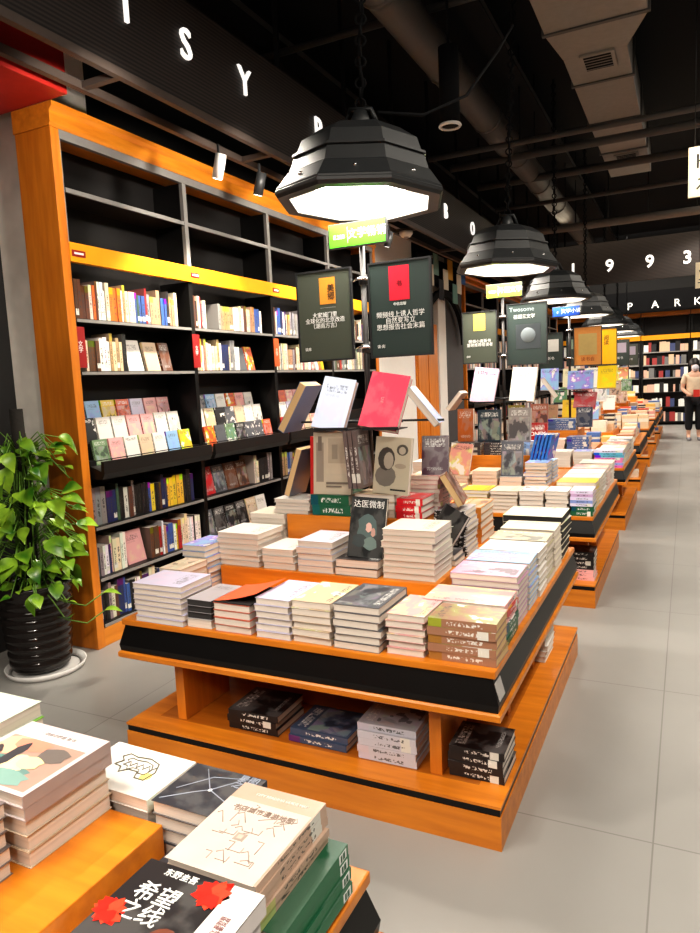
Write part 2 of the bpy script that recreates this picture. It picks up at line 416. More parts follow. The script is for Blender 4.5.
ROT = {'tail': 0, 'spineR': 180, 'spineF': 90, 'foreF': -90}
def stack(where, look, x0, x1, y0, y1, z, n, t, style='pale', col=(.8, .78, .76, 1), face='foreF', pages=None, spine=None, hard=False, jit=.006, name=None, mono=False, each=None):
    """n books lying on each other between x0..x1, y0..y1; FACE says which edge looks towards the camera"""
    name = name or ('hardcover_book' if hard else 'paperback_book')
    dx, dy = x1 - x0, y1 - y0; a = ROT[face]
    w, h = (dy, dx) if a in (90, -90) else (dx, dy)
    w -= .004; h -= .004
    zz = z + .0004
    where = re.sub(r"(?:on|of) the (middle tier|top tier|lower front shelf|lower shelf|tier) of the (\w+) table", r"on the \2 table's \1", where)
    for i in range(n):
        k = n - i
        if n == 1: lab = f'{look} lying {where}'
        else: lab = f'{look}, ' + ('topmost' if k == 1 else 'lowest' if i == 0 else ordw(k) + ' from top') + f', {where}'
        for a_, b_ in ((', at the', ', at'), (' from top', ' down'), (' on the ', ' on '), (' of the ', ' of ')):
            if len(lab.replace(',', ' ').split()) > 16: lab = lab.replace(a_, b_)
        loc = ((x0 + x1) / 2 + rnd.uniform(-jit, jit), (y0 + y1) / 2 + rnd.uniform(-jit, jit) * .8, zz)
        rot = (0, 0, R(a + rnd.gauss(0, .7) * (jit / .006)))
        c = col if not each else each[i % len(each)]
        if mono:
            o = put(name, mono_book_mesh(w, h, t, style, spine or (SPD if sum(c[:3]) < .9 else SPL), pages or PAGES), None, loc, rot, c); tag(o, lab, 'book')
            NBOOK[name] = NBOOK.get(name, 0) + 1
        else: book(name, lab, loc, rot, w, h, t, style, c, spine, pages, hard)
        zz += t + .0006
    return zz

def c8(*a): return srgb(*a)
CW = c8(236, 232, 226); CLAV = c8(214, 208, 232); CBEI = c8(222, 196, 168); CPINK = c8(238, 178, 178); CGRY = c8(96, 98, 104)
CDRK = c8(34, 32, 34); CTAN = c8(176, 140, 112); CGRN = c8(28, 92, 62); CBLU = c8(70, 120, 190); CORG = c8(222, 92, 50); CRED = c8(200, 30, 40)
CYEL = c8(232, 196, 60); CNAVY = c8(24, 30, 78); CROSE = c8(226, 70, 98); CSKY = c8(150, 190, 230); CBRN = c8(112, 66, 40); CTEAL = c8(60, 130, 140)

def stand_book(name, label, x, y, z, w, h, t, lean=12, yaw=0, roll=0, style='photo', col=CW, spine=None, pages=None, hard=False):
    """a book standing face-out: lower edge at (x, y, z), leaning back by LEAN degrees, turned by YAW about z"""
    M = Matrix.Translation((x, y, z)) @ Matrix.Rotation(R(yaw), 4, 'Z') @ Matrix.Rotation(R(roll), 4, 'Y') @ Matrix.Rotation(R(90 - lean), 4, 'X') @ Matrix.Translation((0, h / 2, -t))
    o = book(name, label, (0, 0, 0), (0, 0, 0), w, h, t, style, col, spine, pages, hard)
    o.matrix_world = M
    return o

# ------------------------------------------------------------------ the room
b = MB(); b.box((-4.2, -4, -.1), (5, 21.2, 0), FLOOR); struct(b, 'floor')
b = MB(); b.box((-4.2, -4, 4.9), (5, 21.2, 5.0), BLACKM); struct(b, 'ceiling')
DARKW = plain('dark_wall', (.016, .015, .015, 1), .8)
b = MB(); b.box((-4.2, -4, 0), (-3.78, 21.2, 4.9), DARKW); struct(b, 'wall_left')
b = MB(); b.box((5, -4, 0), (5.1, 21.2, 4.9), DARKW); struct(b, 'wall_right')
b = MB(); b.box((-4.2, 21.1, 0), (5, 21.2, 4.9), DARKW); struct(b, 'wall_back')
b = MB(); b.box((-4.2, -4.1, 0), (5, -4, 4.9), DARKW); struct(b, 'wall_front')
b = MB(); b.box((-3.78, 2.99, 0), (-3.49, 3.5, 4.9), CONC); struct(b, 'pillar_concrete')
b = MB(); b.box((-3.78, 7.5, 0), (-3.28, 8.78, 3.45), WHITE, .004); struct(b, 'pillar_white')
b = MB(); b.box((-3.78, 9.68, 0), (-3.24, 10.02, 3.3), WHITE, .004); struct(b, 'trim_1')
b = MB(); b.box((-3.78, 10.03, 0), (-3.24, 10.85, 3.3), plain('slate_pillar', (.06, .06, .065, 1), .6)); struct(b, 'pillar_slate')
b = MB(); b.box((-3.78, -1, 3.18), (-3.06, 2.94, 3.7), REDP, .004); struct(b, 'trim_2')

# ------------------------------------------------------------------ wall bookcases
BX = -3.23           # front plane
ROWS = [(2.0, 2.32), (1.69, 2.0), (.745, 1.05), (.425, .745), (.135, .425)]
def bookcase(y0, nb, label, bay=1.09):
    t = thing('wall_bookcase', label, 'bookcase', (BX, y0, 0))
    L = nb * bay
    D = -.27
    b = MB(); b.box((D, -.06, 0), (.015, 0, 3.05), WOODZ, .003); b.build('side_panel', t)
    b = MB(); b.box((D, L, 0), (.015, L + .06, 3.05), WOODZ, .003); b.build('side_panel', t)
    b = MB(); b.prism([(D, 3.05), (.02, 3.05), (.03, 3.07), (.03, 3.13), (.055, 3.15), (.055, 3.175), (D, 3.175)], -.07, L + .07, WOODY, 'Y'); b.build('cornice', t)
    b = MB(); b.box((D, 0, 0), (D + .012, L, 3.05), SHELFBLK); b.build('back_panel', t)
    b = MB(); b.box((-.02, 0, 2.32), (.02, L, 2.43), YBAND, .002); b.build('accent_band', t)
    b = MB(); b.box((-.25, 0, 0), (.01, L, .11), WOODY, .002); b.build('plinth', t)
    b = MB(); b.box((-.02, 0, 3.0), (.012, L, 3.05), EDGE); b.build('top_rail', t)
    for k in range(nb + 1):
        b = MB(); y = k * bay; w = .012 if k in (0, nb) else .02
        b.box((D + .012, y - w, .11), (.002, y + w, 2.32), BLACK); b.build('upright', t)
        b = MB(); b.box((D + .012, y - w, 2.43), (-.02, y + w, 3.0), BLACK); b.box((-.02, y - w, 2.43), (.008, y + w, 3.0), EDGE); b.build('upper_upright', t)
    for k in range(nb):
        ya, yb = k * bay + .021, (k + 1) * bay - .021
        for z in (2.0, 1.69, .745, .425, .135):
            b = MB(); b.box((D + .013, ya, z - .022), (-.004, yb, z), SHELFBLK); b.box((-.004, ya, z - .022), (.004, yb, z - .004), EDGE); b.build('shelf_board', t)
        b = MB(); b.box((D + .013, ya, 2.715), (-.01, yb, 2.735), SHELFBLK); b.box((-.01, ya, 2.712), (.006, yb, 2.738), EDGE); b.build('upper_shelf_board', t)
        # stepped display ledge
        b = MB(); b.prism([(D + .013, 1.04), (.09, 1.04), (.11, 1.075), (.11, 1.15), (.09, 1.15), (.085, 1.09), (-.0, 1.12), (-.0, 1.15), (-.085, 1.15), (-.085, 1.25), (-.165, 1.25), (-.165, 1.36), (D + .013, 1.36)], ya, yb, SHELFBLK, 'Y'); b.build('display_ledge', t)
    return t
bookcase(3.0, 4, 'tall orange bookcase with black shelves standing beside the potted plant')
bookcase(11.0, 8, 'far orange bookcase along the same wall beyond the slate pillar')

SPCOL = [('white', c8(232, 228, 222)), ('cream', c8(222, 206, 178)), ('grey', c8(138, 136, 138)), ('brown', c8(98, 62, 44)), ('navy', c8(38, 46, 92)), ('blue', c8(62, 92, 160)), ('red', c8(168, 36, 36)),
         ('black', c8(30, 28, 30)), ('yellow', c8(226, 186, 60)), ('tan', c8(176, 140, 106)), ('green', c8(70, 104, 74)), ('pink', c8(222, 160, 156)), ('orange', c8(214, 110, 44))]
SPW = {'light': [8, 7, 3, 3, 1, 2, 1, 1, 1, 4, 0, 1, 0], 'dark': [2, 2, 3, 2, 4, 3, 1, 7, 1, 1, 1, 0, 0], 'mix': [4, 4, 3, 3, 1, 2, 2, 3, 1, 3, 1, 1, 1]}
ROWN = ['top row', 'second row', 'fourth row', 'fifth row', 'lowest row']
BAYN = ['first bay', 'second bay', 'third bay', 'fourth bay']

def spine_mesh(t, h, d):
    key = ('sp', round(t, 4), round(h, 3))
    if key in CACHE: return CACHE[key]
    b = MB()
    for mats in (0,):
        P = lambda x, y, z: (x, y, z)
        b.face([(0, 0, 0), (0, t, 0), (0, t, h), (0, 0, h)], SPL, [(1, 0), (1, 1), (0, 1), (0, 0)])
        b.face([(-d, 0, 0), (0, 0, 0), (0, 0, h), (-d, 0, h)], CPLAIN); b.face([(0, t, 0), (-d, t, 0), (-d, t, h), (0, t, h)], CPLAIN)
        b.face([(-d, t, 0), (-d, 0, 0), (-d, 0, h), (-d, t, h)], PAGES)
        b.face([(0, 0, h - .002), (0, t, h - .002), (-d, t, h - .002), (-d, 0, h - .002)], PAGES); b.face([(0, t, 0), (0, 0, 0), (-d, 0, 0), (-d, t, 0)], PAGES)
    bmesh.ops.remove_doubles(b.bm, verts=b.bm.verts[:], dist=1e-5)
    CACHE[key] = b.mesh('shelf_book'); return CACHE[key]

SPN = {}
def spine_row(bay, row, y0, y1, mood, tr=(.016, .034), hr=(.185, .235), lean_last=True):
    z = ROWS[row][0]; y = y0; i = SPN.get((bay, row), 0); run = 0; cn = c = None; h = t = 0
    while y < y1 - .03:
        if run <= 0:
            cn, c = rnd.choices(SPCOL, SPW[mood])[0]; run = rnd.choice((1, 1, 1, 2, 3)); h = rnd.choice((hr[0], hr[0] + .015, (hr[0] + hr[1]) / 2, hr[1])); t = round(rnd.uniform(*tr) / .004) * .004
        run -= 1; i += 1
        o = put('shelf_book', spine_mesh(t, h, .15), None, (BX - .03 - rnd.uniform(0, .012), y, z + .0005), None, tuple(v * rnd.uniform(.85, 1.1) for v in c[:3]) + (1,))
        tag(o, f'{cn} spine, {ordw(i)} from the left in the {ROWN[row]} of the {BAYN[bay]}', 'book', f'spines in the {ROWN[row]} of the {BAYN[bay]}')
        y += t + .0012
    SPN[(bay, row)] = i
Y0 = lambda bay: 3.0 + bay * 1.09
spine_row(0, 0, Y0(0) + .03, Y0(0) + .98, 'mix'); spine_row(0, 1, Y0(0) + .10, Y0(0) + .46, 'light')
spine_row(0, 2, Y0(0) + .03, Y0(0) + 1.0, 'dark', (.02, .04)); spine_row(0, 3, Y0(0) + .03, Y0(0) + .30, 'light'); spine_row(0, 3, Y0(0) + .52, Y0(0) + 1.06, 'light'); spine_row(0, 4, Y0(0) + .03, Y0(0) + .6, 'dark')
spine_row(1, 0, Y0(1) + .05, Y0(1) + .24, 'mix'); spine_row(1, 0, Y0(1) + .36, Y0(1) + .98, 'light'); spine_row(1, 1, Y0(1) + .04, Y0(1) + .62, 'light'); spine_row(1, 2, Y0(1) + .72, Y0(1) + 1.0, 'mix')
spine_row(2, 0, Y0(2) + .03, Y0(2) + .9, 'mix'); spine_row(2, 1, Y0(2) + .03, Y0(2) + .8, 'light'); spine_row(2, 2, Y0(2) + .03, Y0(2) + .6, 'mix', (.024, .044))
spine_row(3, 0, Y0(3) + .03, Y0(3) + .95, 'light'); spine_row(3, 1, Y0(3) + .03, Y0(3) + .9, 'mix')

CNAME = {'white': CW, 'cream': CBEI, 'pink': CPINK, 'grey': CGRY, 'dark': CDRK, 'red': CRED, 'sky blue': CSKY, 'lavender': CLAV, 'brown': CBRN, 'yellow': CYEL, 'green': c8(120, 150, 110), 'orange': CORG}
def faceout(bay, tierword, y, x, z, w, h, i, cn, style, lean=10, t=.018):
    o = stand_book('face_out_book', f'small {cn} covered book facing out, {ordw(i)} in the {tierword} of the {BAYN[bay]}', x, y, z + .001, w, h, t, lean, 90, 0, style, CNAME[cn])
    return o
for bay in range(3):
    for j, (x, z, tw) in enumerate(((BX - .175, 1.361, 'back tier'), (BX - .09, 1.251, 'middle tier'), (BX + .004, 1.12, 'front tier'))):
        n = (7, 7, 7)[j] if bay < 2 else 5
        for i in range(n):
            cn = rnd.choices(list(CNAME), [7, 4, 4, 3, 2, 2, 3, 3, 2, 1, 2, 1])[0]
            faceout(bay, tw, Y0(bay) + .13 + i * .133, x, z, .118, .155 if j else .15, i + 1, cn, rnd.choice(('pale', 'photo', 'wash')))
# leaning face-out books among the spines
def lean_face(bay, row, y, w, h, t, cn, style, k):
    z = ROWS[row][0]
    stand_book('face_out_book', f'{cn} book propped face out, {k}, {ROWN[row]} of the {BAYN[bay]}', BX - .06, y, z + .001, w, h, t, 12, 90, 0, style, CNAME[cn])
lean_face(0, 1, Y0(0) + .55, .14, .21, .02, 'white', 'pale', 'left one'); lean_face(0, 1, Y0(0) + .72, .13, .2, .02, 'cream', 'pale', 'middle one'); lean_face(0, 1, Y0(0) + .86, .1, .2, .02, 'brown', 'dark', 'right one')
lean_face(0, 3, Y0(0) + .41, .17, .22, .02, 'pink', 'pale', 'only one')
lean_face(1, 1, Y0(1) + .70, .1, .19, .02, 'grey', 'pale', 'left one'); lean_face(1, 1, Y0(1) + .82, .1, .2, .02, 'orange', 'wash', 'right one')
for i, (cn, st) in enumerate((('red', 'dark'), ('grey', 'photo'), ('brown', 'dark'), ('brown', 'photo'))): lean_face(1, 2, Y0(1) + .14 + i * .155, .145, .215, .022, cn, st, ordw(i + 1) + ' from the left')
for i in range(6): lean_face(1, 3, Y0(1) + .12 + i * .15, .14, .2, .02, ('grey', 'dark', 'dark', 'dark', 'cream', 'white')[i], ('photo', 'dark', 'photo', 'dark', 'photo', 'pale')[i], ordw(i + 1) + ' from the left')
for i in range(3): lean_face(2, 1, Y0(2) + .88 + i * .06, .05, .2, .015, ('white', 'orange', 'yellow')[i], 'pale', ordw(i + 1) + ' from the left')

# red tags on the uprights
for k, (y, z) in enumerate(((3.0 + .02, 1.83), (4.1, 1.83), (5.2, 1.84))):
    t = thing('shelf_tag', f'red category tag on the {ordw(k + 1)} black upright of the tall bookcase', 'sign', (BX + .006, y, z))
    b = MB(); b.box((0, -.04, -.12), (.006, .04, .12), REDTAG if k < 2 else flat(196, 90, 40), .001); b.build('plate', t)
    put('lettering', textmesh('文\n学', .036, PRINTW), t, (.0065, 0, 0), (R(90), 0, R(90)))
for k, y in enumerate((3.03, 4.1, 5.2)):
    t = thing('band_tag', f'small red label on the yellow band above the {ordw(k + 1)} upright', 'sign', (BX + .0205, y + .03, 2.37))
    b = MB(); b.box((0, -.05, -.018), (.003, .05, .018), REDTAG); b.build('plate', t)
    b = MB(); b.box((.003, -.035, -.006), (.0036, .035, .006), PRINTW); b.build('print', t)

# ------------------------------------------------------------------ left wall beyond the first bookcase
t = thing('wood_panel', 'orange wooden door panel between the white pillar and the white trim', 'panel', (-3.26, 9.22, 0))
b = MB(); b.box((-.5, -.43, 0), (0, .44, 2.32), WOODZ, .004); b.build('leaf', t)
b = MB(); b.box((0, -.40, .1), (.012, -.02, 2.25), WOODZ, .004); b.build('raised_panel', t)
b = MB(); b.box((0, .02, .1), (.012, .41, 2.25), WOODZ, .004); b.build('raised_panel', t)
t = thing('poster_arch', 'dark arch covered in overlapping posters above the orange door panel', 'arch', (-3.15, 9.7, 0))
b = MB(); pts = [(.95 * math.cos(R(a)), 2.05 + .75 * math.sin(R(a))) for a in range(0, 181, 12)]; inn = [(.86 * math.cos(R(a)), 2.05 + .66 * math.sin(R(a))) for a in range(180, -1, -12)]
b.prism(pts + inn, -.03, .03, BLACKM, 'X'); b.build('arch_band', t)
b = MB(); b.box((-.06, -.95, 2.83), (-.03, .95, 3.2), BLACKM); b.build('backing', t)
for k in range(9):
    y = -.85 + k * .21; z = 2.80 + .16 * ((k * 7) % 3) - .0
    b = MB(); b.box((.031, y - .11, z - .16), (.036 + .001 * k, y + .11, z + .12), flat(*rnd.choice(((190, 60, 50), (60, 110, 170), (230, 220, 200), (40, 40, 48), (210, 160, 60), (120, 160, 150)))))
    b.build('poster', t)

# ------------------------------------------------------------------ back wall shelves
def back_case(x0, k):
    t = thing('back_bookcase', f'dark bookcase with yellow band against the far wall, {ordw(k)} from the left', 'bookcase', (x0, 20.8, 0))
    W = 1.2
    b = MB(); b.box((0, .2, 0), (W, .26, 3.0), SHELFBLK); b.build('back_panel', t)
    for x in (0, W - .04): b = MB(); b.box((x, 0, 0), (x + .04, .2, 3.0), BLACK); b.build('upright', t)
    b = MB(); b.box((0, -.02, 2.32), (W, .0, 2.45), YBAND); b.build('accent_band', t)
    b = MB(); b.box((0, -.05, 2.95), (W, .2, 3.06), WOOD); b.build('cornice', t)
    for z in (.1, .5, .9, 1.3, 1.65, 2.0): b = MB(); b.box((.04, 0, z - .03), (W - .04, .2, z), EDGE if z > 1.2 else SHELFBLK); b.build('shelf_board', t)
    return t
for k in range(7): back_case(-3.6 + k * 1.22, k + 1)
b = MB()
for k in range(7):
    for z in (.1, .5, .9, 1.3, 1.65, 2.0):
        x = -3.6 + k * 1.22 + .06
        while x < -3.6 + k * 1.22 + 1.1:
            w = rnd.uniform(.03, .14); h = rnd.uniform(.18, .27)
            if rnd.random() < .88: b.box((x, 20.83, z + .001), (x + w, 20.97, z + h), flat(*rnd.choice(((235, 228, 215), (220, 190, 160), (160, 60, 60), (70, 80, 120), (40, 40, 44), (225, 180, 160), (120, 120, 120), (240, 240, 236)))))
            x += w + .004
o = b.build('far_shelf_books'); tag(o, 'tightly packed books filling the far wall bookcases', 'books', kind='stuff')
b = MB()
for k in range(8):
    for z in (.135, .425, .745, 1.12, 1.69, 2.0):
        y = 11.05 + k * 1.1
        while y < 11.0 + (k + 1) * 1.1 - .12:
            w = rnd.uniform(.02, .07); h = rnd.uniform(.17, .24)
            if rnd.random() < .9 and z != 1.12: b.box((BX - .2, y, z + .001), (BX - .03, y + w, z + h), flat(*rnd.choice(((235, 228, 215), (220, 190, 160), (160, 60, 60), (70, 80, 120), (40, 40, 44), (225, 180, 160), (120, 120, 120), (240, 240, 236)))))
            y += w + .003
o = b.build('side_shelf_books'); tag(o, 'rows of books filling the bookcase beyond the slate pillar', 'books', kind='stuff')

# ------------------------------------------------------------------ fascia with letters
b = MB(); b.box((-2.74, -3.9, 3.24), (-2.70, 20.6, 3.84), FASC); struct(b, 'trim_3')
t = thing('fascia_frame', 'dark steel ladder frame hanging under the lettered fascia above the bookcase', 'frame', (0, 0, 0))
RAIL = plain('brown_rail', (.11, .085, .075, 1), .45, metal=.3)
for x in (-2.70, -2.98): b = MB(); b.box((x - .02, -3.9, 3.19), (x + .02, 20.6, 3.235), RAIL); b.build('rail', t)
for k in range(16): b = MB(); b.box((-2.96, 1.45 + k * 1.5, 3.195), (-2.72, 1.49 + k * 1.5, 3.23), RAIL); b.build('crossbar', t)
for k in range(16): b = MB(); b.box((-2.725, 1.3 + k * 1.1, 3.84), (-2.695, 1.33 + k * 1.1, 4.9), BLACKM); b.build('hanger', t)
def letters(word, pos, H, rotz, cat):
    for ch, p, zz in pos:
        t = thing('wall_letter', f'white raised letter {ch} of the shop name on the {word} fascia' , 'letter', p, group='raised letters' if 0 else None)
        put('letter_face', textmesh(ch, H / .7, LETTER, extrude=.008), t, (0, 0, 0), (R(90), 0, R(rotz)))
seen = {}
for ch, y, which in (('S', 2.56, 'first'), ('I', 3.04, ''), ('S', 3.53, 'second'), ('Y', 4.14, ''), ('P', 5.17, ''), ('H', 6.2, ''), ('E', 7.25, ''), ('B', 8.45, ''), ('O', 9.63, 'first'), ('O', 10.8, 'second'), ('K', 12.0, '')):
    t = thing('wall_letter', (f'{which} ' if which else '') + f'white raised letter {ch} on the long ribbed fascia above the bookcases', 'letter', (-2.69, y, 3.57))
    put('letter_face', textmesh(ch, .175 / .7, LETTER, extrude=.008), t, (0, 0, 0), (R(90), 0, R(90)))
b = MB(); b.box((-2.7, 13.0, 3.05), (5, 13.06, 3.75), FASC); struct(b, 'trim_4')
for ch, x, which in (('1', -1.84, 'one'), ('9', -1.235, 'nine nearer the bookcases'), ('9', -.60, 'nine nearer the aisle'), ('3', -.03, 'three')):
    t = thing('wall_number', f'white raised numeral {which} on the cross fascia over the tables', 'number', (x, 12.99, 3.335))
    put('number_face', textmesh(ch, .2 / .7, LETTER, extrude=.008, bold=.006), t, (0, 0, 0), (R(90), 0, 0))
b = MB(); b.box((-3.6, 20.3, 3.08), (5, 20.36, 3.6), BLACKM); struct(b, 'trim_5')
for ch, x in (('P', -1.42), ('A', -.80), ('R', -.27), ('K', .2)):
    t = thing('wall_letter', f'white raised letter {ch} on the far fascia over the back wall', 'letter', (x, 20.29, 3.22))
    put('letter_face', textmesh(ch, .19 / .7, LETTER, extrude=.008), t, (0, 0, 0), (R(90), 0, 0))

# ------------------------------------------------------------------ ceiling services
t = thing('round_duct', 'thick round dark air duct running along under the ceiling', 'duct', (-1.9, 0, 4.2))
b = MB(); b.tube([(0, -3, 0), (0, 15.5, 0)], .15, DUCT, 16); b.build('pipe', t)
for k in range(13): b = MB(); b.tube([(0, -2.4 + k * 1.4, 0), (0, -2.35 + k * 1.4, 0)], .16, DUCT, 16); b.build('joint_band', t)
t = thing('rectangular_duct', 'wide rectangular air duct with two vents hanging over the tables', 'duct', (-.72, 0, 4.2))
b = MB(); b.box((-.33, -3, 0), (.42, 6.0, .3), DUCTL, .005); b.build('wide_section', t)
b = MB(); b.prism([(-.33, 6.0), (.42, 6.0), (.24, 6.5), (-.27, 6.5)], 0, .3, DUCTL, 'Z'); b.build('taper', t)
b = MB(); b.box((-.27, 6.5, .0), (.24, 10.6, .3), DUCTL, .005); b.build('narrow_section', t)
for k in range(9): b = MB(); y = .2 + k * 1.15; w = (.35, .44) if y < 6 else (.29, .26); b.box((-w[0], y, -.012), (w[1], y + .04, .31), DUCT); b.build('flange', t)
for y in (6.35 + .3, 9.7):
    b = MB(); b.box((-.14, y - .17, -.02), (.14, y + .17, -.0005), DUCTL); b.box((-.11, y - .14, -.022), (.11, y + .14, -.0201), BLACKM)
    for q in range(5): b.box((-.11, y - .11 + q * .055, -.025), (.11, y - .10 + q * .055, -.0221), DUCTL)
    b.build('vent', t)
for k, (y, z, r, x0, x1) in enumerate(((7.6, 3.95, .03, -2.6, 5), (8.4, 4.05, .045, -2.6, 5), (9.6, 4.1, .05, -2.6, 5), (10.6, 4.0, .03, -2.6, 5), (11.6, 3.8, .06, -2.6, 5), (5.6, 4.45, .03, -3.5, 5), (4.2, 4.5, .04, -3.5, 5))):
    t = thing('ceiling_pipe', f'dark pipe crossing below the ceiling from side to side, {ordw(k + 1)} such pipe', 'pipe', (0, y, z))
    b = MB(); b.tube([(x0, 0, 0), (x1, 0, 0)], r, DUCT if k != 4 else DUCTL, 10); b.build('pipe_run', t)
    for x in (-1.6, .6, 2.8):
        b = MB(); b.tube([(x, 0, r), (x, 0, 4.9 - z)], .008, BLACKM, 6); b.build('hanger_rod', t)
for k, x in enumerate((-3.3, -1.62, .45)):
    t = thing('cable_tray', f'narrow dark cable tray running lengthwise under the ceiling, {ordw(k + 1)} from the bookcase side', 'cable tray', (x, 0, 4.5))
    b = MB(); b.box((-.1, -3, 0), (.1, 20, .012), BLACKM); b.build('tray_bed', t)
    for s in (-.1, .09): b = MB(); b.box((s, -3, .012), (s + .01, 20, .07), DUCT); b.build('tray_side', t)
# glowing tube light
t = thing('tube_light', 'long warm glowing tube light hanging across the shop', 'light', (0, 12.4, 3.96), group=None)
b = MB(); b.tube([(-2.5, 0, 0), (3.5, 0, .0)], .045, TUBEG, 10); b.build('glowing_tube', t)
for x in (-2.5, -1.2, -.6, .1, 3.5): b = MB(); b.tube([(x - .02, 0, 0), (x + .02, 0, 0)], .055, BLACKM, 10); b.tube([(x, 0, .05), (x, 0, .88)], .008, BLACKM, 6); b.build('clip', t)
t = thing('pipe_sensor', 'black cylindrical fitting with a pale rim hanging beside the round duct', 'ceiling fitting', (-1.62, 5.25, 3.42))
b = MB(); b.tube([(0, 0, 0), (0, 0, .55)], .075, BLACKM, 14); b.build('body', t)
b = MB(); b.torus((0, 0, 0), .075, .012, SAUC, 'Z', 18); b.build('rim', t)
b = MB(); b.tube([(0, 0, .55), (0, 0, 1.47)], .01, BLACKM, 6); b.build('rod', t)
t = thing('ceiling_cable', 'black cable sagging between the big lamp and the ceiling duct', 'cable', (0, 0, 0))
b = MB(); b.tube([(-1.30, 3.1, 2.78), (-1.15, 3.3, 2.80), (-1.05, 3.7, 3.0), (-1.0, 4.2, 3.4), (-1.0, 4.6, 3.7)], .008, BLACKM, 6); b.build('cable_run', t)
t = thing('smoke_detector', 'small round white detector under the ladder frame by the white pillar', 'detector', (-2.84, 7.45, 3.13))
b = MB(); b.lathe([(.0001, 0), (.05, 0), (.075, .03), (.075, .06), (.0001, .06)], SAUC, 18); b.build('housing', t)
b = MB(); b.lathe([(.0001, -.012), (.025, -.012), (.03, 0)], EDGE, 14); b.build('sensor_eye', t)

# track spotlights above the bookcase
def spot(k, x, y, z, aim, label, power=60, size=70):
    t = thing('track_spotlight', label, 'spotlight', (x, y, z))
    d = (Vector(aim) - Vector((x, y, z))).normalized(); q = d.to_track_quat('-Z', 'Y')
    hd = MB(); hd.tube([(0, 0, .07), (0, 0, -.08)], .035, CHAR if k % 2 else SAUC, 14); o = hd.build('lamp_head', t); o.rotation_euler = q.to_euler()
    ln = MB(); ln.disc(.03, -.0815, GLOWW, 14, down=True); o = ln.build('lens', t); o.rotation_euler = q.to_euler()
    b = MB(); b.tube([(0, 0, 0), (0, 0, .13)], .009, CHAR, 6); b.build('bracket', t)
    l = bpy.data.lights.new('spot', 'SPOT'); l.energy = power; l.spot_size = R(size); l.spot_blend = .6; l.shadow_soft_size = .05; l.color = (1, .9, .76)
    lo = bpy.data.objects.new('spot_beam', l); COL.objects.link(lo); lo.location = Vector((x, y, z)) + d * .1; lo.rotation_euler = q.to_euler()
WN = ['first', 'second', 'third', 'fourth', 'fifth', 'sixth']
for k, y in enumerate((3.80, 4.27, 5.6, 6.6)):
    spot(k, -2.70, y, 2.96, (-3.05, y + .05, 1.9), f'small {"black" if k % 2 else "silver"} spotlight under the ladder frame, {WN[k]} along the bookcase', 85, 95)

# ------------------------------------------------------------------ island tables
TX0, TX1, TY0, TY1 = -2.14, -.53, 2.07, 3.82        # the second table from the camera; the others repeat it
ZT, Z2, Z3 = .61, .712, .918
T2X0, T2X1, T2Y0, T2Y1 = -2.0, -.91, 2.61, 3.65
T3X0, T3X1, T3Y0, T3Y1 = -1.78, -1.08, 2.88, 3.46
OFF = [-2.70, 0, 2.56, 5.0, 7.4, 9.8, 12.2, 14.5]
TN = ['nearest', 'second', 'third', 'fourth', 'fifth', 'sixth', 'seventh', 'eighth']

def make_table():
    t = thing('island_table', 'x x x x', 'table', (0, 0, 0))
    X0, X1, A, B = TX0, TX1, TY0, TY1
    def ring(prof, name, m):
        """moulding that runs round all four sides; profile points are (outward offset, height)"""
        mb = MB(); vs = []
        for o, z in prof: vs.append([mb.bm.verts.new(p) for p in ((X0 - o, A - o, z), (X1 + o, A - o, z), (X1 + o, B + o, z), (X0 - o, B + o, z))])
        fs = []
        n = len(prof)
        for i in range(n):
            P, Q = vs[i], vs[(i + 1) % n]
            for k in range(4): fs.append(mb.bm.faces.new((P[k], P[(k + 1) % 4], Q[(k + 1) % 4], Q[k])))
        mb._tag(fs, m); bmesh.ops.recalc_face_normals(mb.bm, faces=fs)
        return mb.build(name, t)
    ring([(0, .0), (0, .118), (-.012, .118), (-.012, .145), (0, .145), (0, .155), (-.1, .155), (-.1, 0)], 'plinth', WOOD)
    ring([(-.0115, .119), (-.004, .119), (-.004, .144), (-.0115, .144)], 'plinth_strip', BLACK)
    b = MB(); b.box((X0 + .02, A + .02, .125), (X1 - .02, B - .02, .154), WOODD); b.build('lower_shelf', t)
    ring([(.0, .445), (.006, .45), (.006, .468), (0, .474), (-.06, .474), (-.06, .445)], 'under_lip', WOOD)
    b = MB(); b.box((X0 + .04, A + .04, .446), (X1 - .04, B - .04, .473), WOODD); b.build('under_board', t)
    ring([(-.004, .4745), (.0, .50), (-.022, .583), (-.06, .584), (-.06, .4745)], 'sloping_apron', BLACK)
    b = MB(); b.box((X0 + .012, A + .012, .5845), (X1 - .012, B - .012, ZT), WOOD, .004); b.build('table_top', t)
    b = MB(); b.box((T2X0, T2Y0, ZT + .0005), (T2X1, T2Y1, Z2), WOOD, .004); b.build('middle_tier', t)
    b = MB(); b.box((T3X0, T3Y0, Z2 + .0005), (T3X1, T3Y1, Z3), WOOD, .004); b.build('upper_tier', t)
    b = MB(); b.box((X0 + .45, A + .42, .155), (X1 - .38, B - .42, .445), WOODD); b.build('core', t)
    for x in (X0 + .19, X1 - .28):
        for y0, y1 in ((A + .11, A + .42), (B - .42, B - .11)): b = MB(); b.box((x, y0, .1545), (x + .045, y1, .4455), WOODZ, .002); b.build('divider', t)
    for y in (A + .62, B - .62):
        b = MB(); b.box((X1 - .38, y, .1545), (X1 - .12, y + .045, .4455), WOODZ, .002); b.build('divider', t)
        b = MB(); b.box((X0 + .12, y, .1545), (X0 + .45, y + .045, .4455), WOODZ, .002); b.build('divider', t)
    return t
tb0 = make_table()
